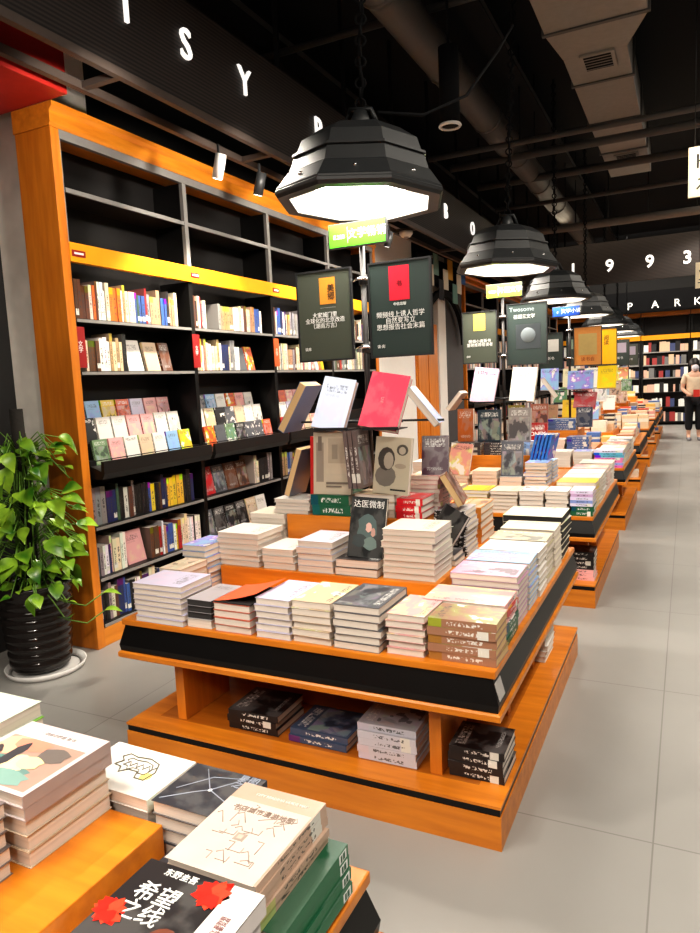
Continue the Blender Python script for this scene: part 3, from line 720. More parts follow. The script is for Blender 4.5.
for k, oy in enumerate(OFF):
    t = tb0 if k == 0 else copy_tree(tb0)
    t.location = (0, oy, 0)
    t['label'] = f'orange wooden tiered island table with black apron, {"nearest the camera" if k == 0 else ordw(k + 1) + " from the camera"}'
    t['group'] = 'island tables in the aisle row'

ut = [c for c in tb0.children if c.name.startswith('upper_tier')][0]
b = MB(); b.box((T3X0, T3Y0, Z2 + .0005), (-1.37, T3Y1 - .1, Z3), WOOD, .004); ut.data = b.mesh('upper_tier')
# shop-name style little tag on the apron corner of the second table
t = thing('price_sticker', 'pale rectangular sticker on the black apron corner of the second table', 'sticker', (TX1 - .008, TY0 + .05, .54))
b = MB(); b.box((-.001, -.035, -.03), (.001, .035, .03), plain('pale_sticker', (.45, .42, .4, 1), .4)); o = b.build('sticker_face', t); o.rotation_euler = (0, R(-15), 0)

# ---------------- books on the second table (the large one in the middle)
T = 'second table'
z = ZT
stack(f'at the corner nearest the plant on the {T}', 'pale paperback', -2.055, -1.80, 2.085, 2.29, z, 7, .0225, 'pale', CLAV)
stack(f'with black edges beside the corner pile on the {T}', 'white paperback', -1.79, -1.668, 2.10, 2.32, z, 1, .034, 'pale', CW, 'tail')
zz = z + .035
stack(f'near the corner of the {T}', 'black-edged paperback with grey cover', -1.79, -1.668, 2.10, 2.32, zz, 3, .0265, 'pale', c8(176, 170, 176), 'tail', PAGESD, SPD)
zc = stack(f'under the raised orange cover on the {T}', 'white paperback with orange cover', -1.655, -1.48, 2.095, 2.32, z, 4, .028, 'pale', CORG, 'foreF')
o = thing('open_cover_book', 'thin book with its orange cover lifting open on the white stack of the second table', 'book', (-1.567, 2.21, zc + .0005))
b = MB(); b.box((-.085, -.11, 0), (.085, .11, .006), CDRK and PAGESD); b.build('page_block', o)
b = MB(); n = 8
for i in range(n):
    u0, u1 = i / n, (i + 1) / n; f = lambda u: (-.085 + u * .20, .0068 + .045 * u ** 1.5)
    (xa, za), (xb, zb) = f(u0), f(u1)
    b.face([(xa, -.11, za), (xb, -.11, zb), (xb, .11, zb), (xa, .11, za)], flat(226, 92, 52), smooth=True)
b.build('lifted_cover', o)
stack(f'fourth along the front of the {T}', 'white paperback with lavender cover', -1.468, -1.312, 2.10, 2.35, z, 6, .0245, 'pale', CLAV, 'foreF')
stack(f'fifth along the front of the {T}', 'paperback with sand coloured cover', -1.304, -1.138, 2.10, 2.35, z, 6, .0255, 'wash', CBEI, 'foreF')
stack(f'sixth along the front of the {T}', 'paperback with charcoal flowered cover', -1.13, -.945, 2.095, 2.36, z, 6, .0265, 'photo', CGRY, 'foreF')
stack(f'seventh along the front of the {T}', 'paperback with pink cover', -.933, -.79, 2.115, 2.34, z, 6, .0235, 'wash', CPINK, 'foreF')
stack(f'at the aisle corner of the {T}', 'thick tan paperback with brown spine', -.782, -.545, 2.115, 2.28, z, 5, .0285, 'wash', c8(160, 118, 94), 'spineF', PAGEST, SPD)
# strip beside the middle tier, wall side
stack(f'behind the corner pile of the {T}', 'cream paperback', -2.12, -1.99, 2.31, 2.50, z, 6, .026, 'photo', CBEI, 'foreF')
stack(f'at the wall side of the {T}', 'paperback with sky blue cover', -2.15, -2.01, 2.52, 2.74, z, 8, .026, 'wash', CSKY, 'foreF')
# aisle-side column of piles: the edge that looks at the aisle is the fore edge
col = [(2.30, 2.49, 6, .024, 'wash', CPINK, 'magazine with pink cover', 'just behind the tan pile'), (2.50, 2.69, 8, .0235, 'photo', c8(210, 160, 190), 'glossy magazine', 'third along the aisle side'),
       (2.70, 2.88, 8, .0235, 'wash', CSKY, 'blue and white magazine', 'fourth along the aisle side'), (2.89, 3.08, 7, .027, 'pale', CW, 'white paperback', 'fifth along the aisle side'),
       (3.09, 3.28, 7, .027, 'photo', c8(180, 170, 140), 'greenish paperback', 'sixth along the aisle side'), (3.29, 3.49, 7, .028, 'pale', c8(226, 214, 190), 'cream paperback', 'seventh along the aisle side'),
       (3.52, 3.78, 6, .036, 'wash', c8(238, 226, 196), 'thick dark-edged book with cream cover', 'at the far aisle corner')]
for i, (ya, yb, n, th, st, cc, lk, wh) in enumerate(col):
    if i == 0: stack(f'{wh} on the {T}', lk, -.86, -.555, ya, yb, z, n, th, st, cc, 'spineR', None, None, each=[CGRN, CGRN, CGRN, CPINK, CRED, CPINK])
    else: stack(f'{wh} of the {T}' if 'side' in wh else f'{wh} of the {T}', lk, (-.82 if i < 6 else -.86), -.556, ya, yb, z, n, th, st, cc, 'tail' if i < 6 else 'tail', PAGESD if i == 6 else None)
# middle tier
M2 = f'on the middle tier of the {T}'
z = Z2
stack(f'at the wall end {M2}', 'white paperback', -2.03, -1.79, 2.625, 2.85, z, 6, .0255, 'pale', CW)
stack(f'behind the wall-end pile {M2}', 'cream paperback', -2.0, -1.79, 2.87, 3.07, z, 8, .025, 'pale', c8(232, 222, 206))
stack(f'second along the front {M2}', 'thick white paperback', -1.775, -1.60, 2.63, 2.85, z, 3, .0305, 'pale', CW)
stack(f'third along the front {M2}', 'pale blue paperback', -1.59, -1.405, 2.63, 2.86, z, 5, .0275, 'pale', c8(222, 222, 236))
zd = stack(f'under the dark standing book {M2}', 'dark-covered paperback', -1.395, -1.185, 2.625, 2.86, z, 2, .036, 'dark', CDRK)
stack(f'at the aisle end {M2}', 'tall-piled white paperback', -1.165, -.925, 2.635, 2.87, z, 8, .0265, 'pale', c8(236, 230, 214))
stack(f'behind the tall white pile {M2}', 'dark slim paperback', -1.09, -.925, 2.90, 3.05, z, 2, .024, 'dark', c8(90, 88, 92), 'tail')
m, nt, b = nmat('dotted_spine'); tc = N(nt, 'ShaderNodeTexCoord'); vo = N(nt, 'ShaderNodeTexVoronoi'); vo.inputs['Scale'].default_value = 95; link(nt, tc.outputs['Object'], vo.inputs['Vector'])
link(nt, mixc(nt, mathn(nt, 'GREATER_THAN', vo.outputs['Distance'], .42), (.72, .7, .68, 1), (.03, .03, .03, 1)), b.inputs['Base Color']); DOTS = m
zf = stack(f'aisle side {M2}', 'speckled grey paperback', -1.10, -.92, 3.07, 3.27, z, 9, .0235, 'photo', c8(190, 182, 186), 'spineF', None, DOTS)
stack(f'at the far end {M2}', 'orange hardback with brown cover', -1.06, -.92, 3.33, 3.60, z, 5, .037, 'photo', c8(206, 130, 52), 'spineF', hard=True)
stand_book('display_book', 'dark book with white lettering standing on two white books at the tier front', -1.265, 2.67, zd + .001, .165, .265, .022, 14, 4, 3, 'blank', c8(30, 34, 36))
o = bpy.data.objects
# white characters on the dark standing book (part of that book)
db = [q for q in COL.objects if q.name.startswith('display_book') and q.parent is None][-1]
put('title_lettering', textmesh('达医微制', .036, PRINTW), db, (0, .10, .0225)); 
b = MB()
for cx, cy, rx, ry, cc in ((.0, .0, .045, .06, (84, 104, 104)), (-.03, -.06, .035, .03, (60, 70, 72)), (.02, -.07, .03, .03, (110, 130, 126)), (.008, .0, .014, .022, (214, 178, 168)), (.03, -.02, .01, .02, (190, 150, 140))):
    tz_ = .0224 + .0001 * len(b.bm.faces); b.face([(cx + rx * math.cos(k * .5236) * (1 + .2 * math.sin(3 * k)), cy + ry * math.sin(k * .5236), tz_) for k in range(12)], flat(*cc))
b.build('cover_print', db)
# top tier
M3 = f'on the top tier of the {T}'
z = Z3
stack(f'at the wall end {M3}', 'thin white paperback', -1.86, -1.655, 2.89, 3.06, z, 4, .018, 'pale', CW)
zg = stack(f'of green books {M3}', 'thick dark green book', -1.645, -1.435, 2.89, 3.09, z, 2, .05, 'dark', CGRN, 'spineF', hard=True)
zr = stack(f'of red-spined books {M3}', 'red-spined paperback', -1.20, -1.07, 2.89, 3.07, z, 3, .031, 'dark', CRED, 'spineF')
zp = stack(f'aisle side {M3}', 'pink and white paperback', -1.215, -1.06, 3.10, 3.30, z, 8, .021, 'wash', CPINK, 'spineR')
zk = stack(f'behind the portrait cover {M3}', 'cream hardback', -1.42, -1.21, 2.90, 3.10, z, 3, .036, 'pale', CBEI, hard=True)
# standing and leaning books around the pole
cb = stand_book('display_book', 'tall cream book with pale line drawings standing on the green books', -1.53, 2.90, zg + .001, .20, .30, .02, 6, 2, 0, 'blank', c8(214, 200, 178))
b = MB()
for x0_, y0_, x1_, y1_, cc in ((-.085, -.09, -.045, .10, (150, 138, 126)), (-.075, .06, -.055, .13, (120, 108, 98)), (-.03, -.05, .085, .13, (196, 182, 162)), (-.02, .0, .075, .12, (176, 162, 144)), (.0, .02, .03, .09, (150, 138, 124)), (-.03, -.10, .085, -.09, (120, 110, 100)), (-.03, -.115, .05, -.108, (120, 110, 100))):
    b.box((x0_, y0_, .0202), (x1_, y1_, .0203 + .0001 * len(b.bm.faces)), flat(*cc))
b.build('cover_print', cb)
cb = stand_book('display_book', 'cream book with a grey portrait cover standing right of the cream one', -1.235, 2.91, zk + .001, .185, .265, .024, 8, -6, 3, 'blank', c8(206, 194, 172))
b = MB()
for cx, cy, rx, ry, cc in ((-.03, -.05, .055, .05, (120, 112, 104)), (-.03, .03, .045, .055, (70, 64, 60)), (-.018, .022, .026, .04, (168, 156, 142)), (.05, .075, .03, .026, (84, 78, 72)), (.05, .072, .018, .018, (178, 166, 150)), (.045, .0, .03, .012, (164, 150, 134))):
    tz_ = .0243 + .00012 * len(b.bm.faces); b.face([(cx + rx * math.cos(k * .5236), cy + ry * math.sin(k * .5236), tz_) for k in range(12)], flat(*cc))
b.box((.0, -.115, .0242), (.08, -.107, .0246), PRINTK); b.build('cover_print', cb)
for k, x in enumerate((-1.402, -1.378, -1.354)):
    stand_book('display_book', f'thin dark-spined magazine squeezed between cream books on the top tier, {ordw(k + 1)} one', x, 2.93, zk + .03, .13, .27, .02, 4, 88, 0, 'photo', c8(112, 98, 96), pages=PAGESD)
stand_book('display_book', 'slim red-spined book standing upright beside the cream line-drawing book', -1.66, 3.03, Z3 + .078, .15, .30, .026, -3, 94, 0, 'dark', CRED, spine=plain('red_spine', (.65, .03, .03, 1), .4))
o = book('display_book', 'navy book with tan pages leaning sideways over the white top-tier stack', (-1.775, 2.99, Z3 + .085), (0, R(-68), R(0)), .25, .17, .032, 'dark', CNAVY, None, PAGEST)
o.matrix_world = Matrix.Translation((-1.775, 2.99, Z3 + .082)) @ Matrix.Rotation(R(-70), 4, 'Y') @ Matrix.Translation((.125, 0, 0))
o = book('display_book', 'dark red book leaning on the pink stack at the aisle side of the pole', (0, 0, 0), (0, 0, 0), .13, .19, .025, 'dark', c8(70, 30, 52))
o.matrix_world = Matrix.Translation((-1.085, 3.12, zp + .001)) @ Matrix.Rotation(R(8), 4, 'Z') @ Matrix.Rotation(R(78), 4, 'X') @ Matrix.Translation((0, .095, -.025))
o = book('display_book', 'brown wedge-like book leaning outward at the aisle side of the top tier', (0, 0, 0), (0, 0, 0), .17, .22, .03, 'photo', c8(150, 92, 60), None, PAGEST)
o.matrix_world = Matrix.Translation((-.975, 3.16, Z3 + .03)) @ Matrix.Rotation(R(12), 4, 'Z') @ Matrix.Rotation(R(60), 4, 'Y') @ Matrix.Translation((-.085, 0, 0))
o = book('display_book', 'black tilted book with white title leaning above the dark slim books', (0, 0, 0), (0, 0, 0), .15, .215, .018, 'blank', c8(30, 30, 32))
o.matrix_world = Matrix.Translation((-1.03, 2.93, Z2 + .052)) @ Matrix.Rotation(R(-28), 4, 'Z') @ Matrix.Rotation(R(18), 4, 'Y') @ Matrix.Rotation(R(62), 4, 'X') @ Matrix.Translation((0, .11, 0))
put('title_lettering', textmesh('DARKER', .03, PRINTW), o, (.02, -.02, .0186), (0, 0, R(90)))
# lower shelf
LS = f'on the lower front shelf of the {T}'
z = .1555
stack(f'at the post {LS}', 'black paperback', -1.70, -1.46, 2.19, 2.41, z, 3, .027, 'dark', CDRK, 'spineF')
stack(f'second from the post {LS}', 'dark blue illustrated book', -1.40, -1.14, 2.19, 2.40, z, 2, .026, 'photo', c8(70, 84, 110), 'spineF')
stack(f'third from the post {LS}', 'indigo and white paperback', -1.10, -.865, 2.18, 2.39, z, 5, .027, 'photo', c8(198, 196, 206), 'spineF')
stack(f'corner bay {LS}', 'black paperback with silver lettering', -.75, -.55, 2.19, 2.38, z, 4, .0275, 'dark', CDRK, 'spineF')
stack(f'far end of the aisle side lower shelf, {T}', 'white and red paperback', -.78, -.60, 3.28, 3.50, z, 6, .027, 'photo', CW, 'tail')
stack(f'middle of the aisle side lower shelf, {T}', 'cream paperback', -.86, -.68, 2.78, 2.98, z, 5, .028, 'pale', c8(232, 220, 196), 'tail')

# ---------------- nearest table (bottom of the view)
T = 'nearest table'
oy = OFF[0]
z = ZT
# folktale cover with animal drawing
zb = stack(f'at the far edge of the {T}', 'white paperback with animal drawing', -1.185, -.955, .96, 1.115, z, 5, .027, 'blank', CW, 'spineR')
def top_of(label): return [q for q in COL.objects if q.get('label', '').startswith(label)][-1]
bear = top_of('white paperback with animal drawing, topmost')
b = MB(); INK = flat(96, 92, 74)
import math as _m
def inkline(mb, pts, r, m, z): mb.tube([(x, y, z) for x, y in pts], r, m, 4)
body = [(.055, -.035), (.06, -.005), (.045, .025), (.015, .035), (-.02, .03), (-.045, .035), (-.055, .02), (-.04, .008), (-.05, -.01), (-.03, -.012), (-.02, -.03), (-.005, -.015), (.02, -.015), (.03, -.035), (.055, -.035)]
inkline(b, body, .0016, INK, .028); inkline(b, [(x * .7 + .004, y * .6 + .002) for x, y in body], .0011, INK, .028)
for k in range(5): inkline(b, [(-.03 + k * .018, -.005), (-.022 + k * .018, .012), (-.014 + k * .018, .0)], .001, INK, .028)
o = b.build('cover_drawing', bear, (.0, -.01, 0), (0, 0, R(180)))
b = MB(); b.lathe([(.0001, .0005), (.012, .0004), (.014, 0)], flat(214, 196, 110), 10); b.build('cover_spot', bear, (-.05, .012, .0272))
# dark star chart
stack(f'behind the map books on the {T}', 'charcoal paperback with pale star lines', -.945, -.763, .957, 1.105, z, 5, .0275, 'blank', c8(56, 58, 66), 'spineR', jit=.002)
stack(f'wall side of the map books on the {T}', 'plain charcoal paperback', -.895, -.763, .79, .952, z, 2, .028, 'blank', c8(50, 52, 60), 'spineR', jit=.002)
dk = top_of('charcoal paperback with pale star lines, topmost')
b = MB(); PL = flat(150, 156, 170)
inkline(b, [(-.08, -.06), (-.03, -.02), (.0, .0), (.05, .06)], .0012, PL, .0278); inkline(b, [(-.05, .06), (.0, .0), (.07, -.03)], .0012, PL, .0278); inkline(b, [(-.07, -.02), (-.02, .04), (.06, .06)], .001, PL, .0278)
b.lathe([(.0001, .0282), (.004, .028), (.005, .0276)], PRINTW, 8)
b.build('star_lines', dk, (0, 0, 0), (0, 0, R(180)))
put('title_lettering', textmesh('星图\n之夜', .024, flat(150, 156, 170)), dk, (-.055, -.045, .0277), (0, 0, R(180)))
# map-cover books on green books on an orange one
zo = stack(f'beneath the green books of the {T}', 'orange and grey paperback', -.77, -.545, .80, 1.03, z, 1, .018, 'pale', c8(236, 150, 30), 'spineR')
zgn = stack(f'of green spines on the {T}', 'green paperback with white spine label', -.758, -.538, .795, 1.03, zo, 4, .0225, 'blank', CGRN, 'spineR', None, flat(34, 108, 70))
for gk in [q for q in COL.objects if q.get('label', '').startswith('green paperback with white spine label')]:
    b = MB(); b.box((-.1085, -.108, .003), (-.1078, -.08, .0195), PRINTW); b.build('spine_label', gk)
    b = MB(); b.box((-.1089, -.102, .005), (-.1086, -.094, .0175), flat(30, 90, 60)); b.box((-.1089, -.091, .005), (-.1086, -.085, .0175), flat(30, 90, 60)); b.build('label_print', gk)
BEIGE = c8(196, 166, 146)
stack(f'on the green books of the {T}', 'beige map-covered paperback', -.755, -.575, .787, 1.018, zgn, 5, .0145, 'blank', BEIGE, 'spineR')
mp_ = top_of('beige map-covered paperback, topmost')
b = MB(); b.box((-.088, -.1155, .0146), (.084, .066, .0151), plain('pale_map_sheet', (.50, .43, .385, 1), .5)); b.build('map_sheet', mp_, (0, 0, 0), (0, 0, R(180)))
b = MB(); LN = flat(136, 116, 104)
for k in range(26):
    x, y = rnd.uniform(-.065, .06), rnd.uniform(-.095, .04); a = rnd.choice((.5, .9, 2.2, 0, 1.57)); L = rnd.uniform(.012, .034)
    p = [(x, y), (x + L * math.cos(a), y + L * math.sin(a)), (x + L * math.cos(a) + .012 * math.cos(a + 1.6), y + L * math.sin(a) + .012 * math.sin(a + 1.6))]
    inkline(b, [(max(-.08, min(.078, q[0])), max(-.11, min(.06, q[1]))) for q in p], .0008, LN, .0153)
b.box((-.012, -.035, .0151), (.008, -.017, .0158), flat(150, 136, 126)); b.box((-.007, -.031, .0158), (.003, -.021, .0161), flat(180, 160, 146))
b.build('map_lines', mp_, (0, 0, 0), (0, 0, R(180)))
put('title_lettering', textmesh('书店城市漫游地图', .016, LN), mp_, (-.0, -.042, .0153), (0, 0, R(180)))
put('subtitle_lettering', textmesh('CITY READING GUIDE MAP', .009, OBI), mp_, (-.01, -.088, .0148), (0, 0, R(180)))
# the dark novel with red flowers
stack(f'before the map books of the {T}', 'white-spined paperback with dark floral cover', -.79, -.565, .552, .782, z, 6, .0295, 'blank', c8(46, 43, 45), 'spineR', None, plain('white_spine', (.74, .68, .66, 1), .45))
hp = top_of('white-spined paperback with dark floral cover, topmost')
tz = .0297
b = MB(); b.box((-.1095, -.1135, tz), (-.055, .1135, tz + .0006), OBI); b.build('white_band', hp)
put('title_lettering', textmesh('希望\n之线', .040, PRINTW), hp, (.045, -.030, tz + .0003), (0, 0, R(180)))
put('author_lettering', textmesh('东野圭吾', .016, PRINTW), hp, (.035, -.096, tz + .0003), (0, 0, R(180)))
put('band_lettering', textmesh('穿过漫长时光\n连结家人的线', .0085, flat(150, 110, 110)), hp, (-.082, -.03, tz + .0008), (0, 0, R(90)))
RF = flat(206, 34, 20)
def flower(mb, cx, cy, s, z):
    for k in range(16):
        a = k * 2.4; rr = s * (.35 + .65 * rnd.random()); px, py = cx + rr * .55 * math.cos(a), cy + rr * .55 * math.sin(a)
        q = [(px + s * .42 * math.cos(a + d) * m_, py + s * .42 * math.sin(a + d) * m_, z + .0001 * k) for d, m_ in ((0, 1.2), (.9, .7), (2.0, .8), (3.1, .9), (4.2, .7), (5.3, .8))]
        mb.face(q, RF if k % 3 else flat(226, 66, 40))
for fx, fy, fs, fz in ((-.035, -.083, .036, .0002), (.088, -.0, .034, .0002), (-.085, .02, .012, .001)): b = MB(); flower(b, fx, fy, fs, tz + fz); b.build('flower_print', hp)
b = MB(); b.lathe([(.0001, tz + .0006), (.024, tz + .0004), (.026, tz)], flat(110, 60, 44), 14, c=(-.02, .02)); b.lathe([(.0001, tz + .0012), (.018, tz + .001), (.02, tz + .0006)], flat(220, 180, 160), 12, c=(-.03, .04)); b.build('cover_figure', hp)
stack(f'beside the dark floral novel on the {T}', 'cream paperback', -.885, -.815, .52, .74, z, 2, .03, 'pale', c8(232, 224, 210), 'spineR')
# middle tier of the nearest table
z = Z2
ff = stack(f'on the tier corner of the {T}', 'thick cream paperback', -1.265, -1.045, .755, .955, z, 3, .0305, 'pale', c8(216, 190, 160), 'tail', jit=.003)
stack(f'on the thick cream paperbacks of the {T}', 'mauve hardback with a watercolour cover', -1.27, -1.038, .75, .958, ff, 2, .0245, 'blank', c8(216, 200, 200), 'spineR', None, plain('mauve_spine', (.42, .33, .31, 1), .4), True, .003)
fc = top_of('mauve hardback with a watercolour cover, topmost')
tz = .0247
b = MB(); b.face([(-.103, -.05, tz), (.10, -.05, tz), (.10, .092, tz), (-.103, .092, tz)], flat(160, 132, 120))
for cx, cy, rx, ry, cc in ((.02, .06, .07, .03, (96, 126, 122)), (.05, .05, .04, .03, (90, 130, 122)), (.06, -.02, .035, .03, (222, 170, 140)), (0, .03, .03, .025, (226, 200, 160)), (-.02, .07, .05, .02, (120, 150, 142)), (.02, -.03, .04, .02, (200, 130, 110)), (-.055, -.015, .03, .022, (104, 96, 92)), (.085, .03, .02, .035, (70, 64, 66)), (-.03, .02, .025, .018, (224, 208, 150)), (.03, .01, .012, .04, (64, 62, 66))):
    tz += .00012; b.face([(max(-.102, min(.099, cx + 1.15 * rx * math.cos(k * .5236) * (1 + .2 * math.sin(3 * k)))), max(-.049, min(.091, cy + 1.15 * ry * math.sin(k * .5236))), tz) for k in range(12)], flat(*cc))
b.build('watercolour_print', fc, (0, 0, 0))
b = MB(); b.box((-.103, -.094, .0246), (.10, -.052, .0252), OBI); b.build('white_band', fc)
put('band_lettering', textmesh('一切尚未终结 新书', .012, flat(150, 140, 140)), fc, (0, -.073, .0255), (0, 0, R(180)))
stack(f'before the watercolour books of the {T}', 'dark-topped cream paperback', -1.35, -1.065, .50, .74, z, 5, .0265, 'dark', c8(108, 92, 88), 'tail', jit=.003)
zq = stack(f'wall side of the tier of the {T}', 'green-edged white paperback', -1.50, -1.283, .80, 1.0, z, 5, .0325, 'pale', c8(120, 176, 70), 'spineF', None, None, each=[CW, CW, CW, c8(120, 176, 60), c8(206, 214, 200)])
stack(f'wall side of the watercolour books on the {T}', 'bright blue paperback', -1.525, -1.290, .585, .790, z, 6, .030, 'wash', c8(70, 150, 232), 'spineR')

# ---------------- third table
T = 'third table'
oy = OFF[2]
z = ZT
def st(wh, look, x0, x1, y0, y1, *a, **k): return stack(wh, look, x0, x1, y0 + oy, y1 + oy, *a, **k)
for i, (xa, xb, n, th, sty, cc, lk) in enumerate(((-2.1, -1.88, 6, .025, 'pale', CW, 'white paperback'), (-1.86, -1.66, 6, .025, 'wash', CBEI, 'sand coloured paperback'), (-1.65, -1.45, 7, .023, 'pale', c8(240, 206, 160), 'peach coloured paperback'), (-1.44, -1.24, 6, .025, 'wash', CYEL, 'pale yellow paperback'),
      (-1.23, -1.035, 6, .025, 'pale', c8(236, 220, 190), 'cream paperback'), (-1.025, -.86, 5, .031, 'photo', CW, 'white thick paperback'), (-.85, -.70, 6, .026, 'pale', CW, 'white paperback with grey cover'))):
    st(f'{ordw(i + 1)} along the front of the {T}', lk, xa, xb, 2.10, 2.33, z, n, th, sty, cc)
zz = st(f'at the aisle corner of the {T}', 'green paperback', -.69, -.545, 2.095, 2.30, z, 2, .032, 'photo', CGRN, 'spineF')
st(f'on the green books at the aisle corner of the {T}', 'lavender paperback', -.69, -.545, 2.095, 2.30, zz, 5, .02, 'wash', CLAV, 'spineF', each=[CLAV, c8(130, 150, 206), CLAV, c8(190, 160, 196)])
for i, (ya, yb, n, th, sty, cc, lk) in enumerate(((2.34, 2.56, 7, .026, 'pale', CYEL, 'yellow-covered paperback'), (2.58, 2.80, 7, .026, 'pale', c8(240, 226, 200), 'cream paperback'), (2.82, 3.06, 6, .03, 'pale', CW, 'white paperback'), (3.10, 3.36, 6, .03, 'wash', CPINK, 'pinkish paperback'), (3.42, 3.70, 5, .036, 'pale', c8(236, 228, 214), 'thick pale book'))):
    st(f'{ordw(i + 2)} along the aisle side of the {T}', lk, -.82, -.555, ya, yb, z, n, th, sty, cc, 'tail')
z = Z2
M2 = f'on the middle tier of the {T}'
st(f'at the wall end {M2}', 'white paperback', -2.0, -1.76, 2.63, 2.85, z, 7, .025, 'pale', CW)
zx = st(f'under the tilted pink book {M2}', 'cream paperback', -1.74, -1.53, 2.63, 2.85, z, 3, .026, 'pale', CBEI)
st(f'beside the tilted pink book {M2}', 'white wide paperback', -1.51, -1.31, 2.63, 2.85, z, 4, .028, 'pale', c8(238, 220, 196))
zy = st(f'under the grey poster book {M2}', 'white thick paperback', -1.29, -1.115, 2.63, 2.85, z, 2, .034, 'pale', CW)
st(f'at the aisle end {M2}', 'white paperback with blue cover', -1.10, -.93, 2.63, 2.85, z, 7, .0255, 'wash', CSKY)
st(f'behind the aisle end pile {M2}', 'blue-spined cream paperback', -1.08, -.93, 2.90, 3.12, z, 6, .026, 'pale', CSKY, 'tail')
stand_book('display_book', 'tilted book with a pink and white illustrated cover on the third table', -1.62, 2.64 + oy, zx + .001, .18, .25, .025, 16, -6, 4, 'wash', c8(226, 160, 150))
stand_book('display_book', 'grey poster-like book standing at the front of the third table', -1.20, 2.66 + oy, zy + .001, .165, .27, .022, 12, 2, 0, 'photo', c8(92, 96, 108))
for i in range(5):
    stand_book('display_book', f'bright blue slim book leaning on the middle tier of the third table, {ordw(i + 1)} one', -1.06 + i * .028, 2.88 + oy, Z2 + .182, .15, .2, .018, -14, 78, 0, 'wash', c8(40, 110, 200), spine=plain('blue_spine_%d' % i, (.04, .18, .55, 1), .4))
z = Z3
M3 = f'on the top tier of the {T}'
st(f'at the wall end {M3}', 'dark striped paperback', -1.76, -1.5, 2.9, 3.1, z, 5, .02, 'dark', c8(70, 66, 70), 'spineF')
st(f'in the middle {M3}', 'grey striped paperback', -1.48, -1.28, 2.9, 3.1, z, 5, .02, 'dark', c8(60, 58, 64), 'spineF')
st(f'at the aisle end {M3}', 'blue and white paperback', -1.26, -1.10, 2.9, 3.1, z, 4, .025, 'wash', c8(150, 176, 214), 'spineF')
stand_book('display_book', 'dark poster book with red band standing on the third table top tier', -1.44, 2.93 + oy, Z3 + .106, .19, .26, .024, 8, 0, 0, 'photo', c8(40, 54, 66))
stand_book('display_book', 'grey and red book in clear wrap standing on the third table top tier', -1.20, 2.93 + oy, Z3 + .106, .18, .27, .03, 8, -4, 0, 'photo', c8(150, 142, 140))
stand_book('display_book', 'thick orange-brown boxed book standing on the third table top tier', -1.64, 2.95 + oy, Z3 + .106, .13, .27, .06, 3, 4, 0, 'dark', c8(190, 100, 40))
for i in range(2):
    o = book('display_book', f'brown curved book leaning outward at the wall side of the third table, {ordw(i + 1)}', (0, 0, 0), (0, 0, 0), .25, .17, .03, 'photo', (CBRN, c8(214, 190, 150))[i], None, PAGEST)
    o.matrix_world = Matrix.Translation((-1.93 + i * .1, 3.0 + oy, Z2 + .06)) @ Matrix.Rotation(R(-66), 4, 'Y') @ Matrix.Translation((.125, 0, 0))
z = .1555
LS = f'on the lower shelf of the {T}'
st(f'at the aisle corner {LS}', 'pink and white paperback', -.76, -.55, 2.17, 2.37, z, 3, .024, 'pale', CPINK, 'spineF')
st(f'at the aisle corner {LS}', 'black paperback', -.76, -.55, 2.17, 2.37, z + .0735, 4, .03, 'dark', CDRK, 'spineF')
st(f'in the middle {LS}', 'white paperback', -1.1, -.88, 2.17, 2.37, z, 4, .026, 'photo', CW, 'spineF')

# ---------------- fourth table: single-mesh books, small in the view
T = 'fourth table'
oy = OFF[3]
def far(wh, lk, x0, x1, y0, y1, zz, n, th, sty, cc, face='foreF', each=None): return stack(f'{wh} of the {T}', lk, x0, x1, y0 + oy, y1 + oy, zz, n, th, sty, cc, face, mono=True, each=each, name='stacked_book')
for i, (xa, xb, n, cc, lk) in enumerate(((-1.9, -1.7, 6, CW, 'white book'), (-1.68, -1.48, 5, CBEI, 'tan book'), (-1.46, -1.26, 6, CPINK, 'pink book'), (-1.24, -1.04, 6, CW, 'pale book'), (-1.02, -.84, 6, CSKY, 'blue book'))): far(f'{ordw(i + 1)} along the front', lk, xa, xb, 2.1, 2.32, ZT, n, .026, 'wash', cc)
far('at the aisle corner', 'pink or blue striped book', -.82, -.55, 2.1, 2.32, ZT, 7, .024, 'wash', CPINK, 'spineF', [c8(216, 110, 190), c8(150, 160, 220), c8(226, 130, 180), c8(226, 130, 180), c8(100, 180, 210), c8(100, 180, 210), CLAV])
for i in range(4): far(f'{ordw(i + 2)} along the aisle side', ('cream book', 'red book', 'grey book', 'pale book')[i], -.8, -.556, 2.36 + i * .33, 2.64 + i * .33, ZT, 6, .028, 'wash', (CBEI, CRED, CGRY, CW)[i], 'tail')
far('at the aisle end of the middle tier', 'dark blue book', -1.16, -.93, 2.63, 2.85, Z2, 6, .025, 'dark', c8(70, 96, 150), 'spineF')
far('beside the dark blue pile, middle tier', 'pale book', -1.4, -1.18, 2.63, 2.85, Z2, 5, .025, 'pale', CW)
far('on the top tier', 'slate blue book', -1.4, -1.1, 2.9, 3.1, Z3, 5, .024, 'dark', c8(84, 106, 150), 'spineF')
mb_ = stand_book('display_book', 'red book titled in white block capitals standing on the fourth table', -1.5, 2.66 + oy, Z2 + .002, .26, .31, .03, 10, 0, 0, 'dark', c8(188, 26, 28))
put('title_lettering', textmesh('MONEY', .062, PRINTW, bold=.002), mb_, (0, .03, .0305)); put('subtitle_lettering', textmesh('HEAL YOUR', .03, PRINTW, bold=.001), mb_, (0, .09, .0305))
stand_book('display_book', 'brown framed book standing high on the fourth table', -1.5, 2.93 + oy, Z3 + .03, .19, .27, .03, 8, 0, 0, 'photo', c8(176, 110, 90))
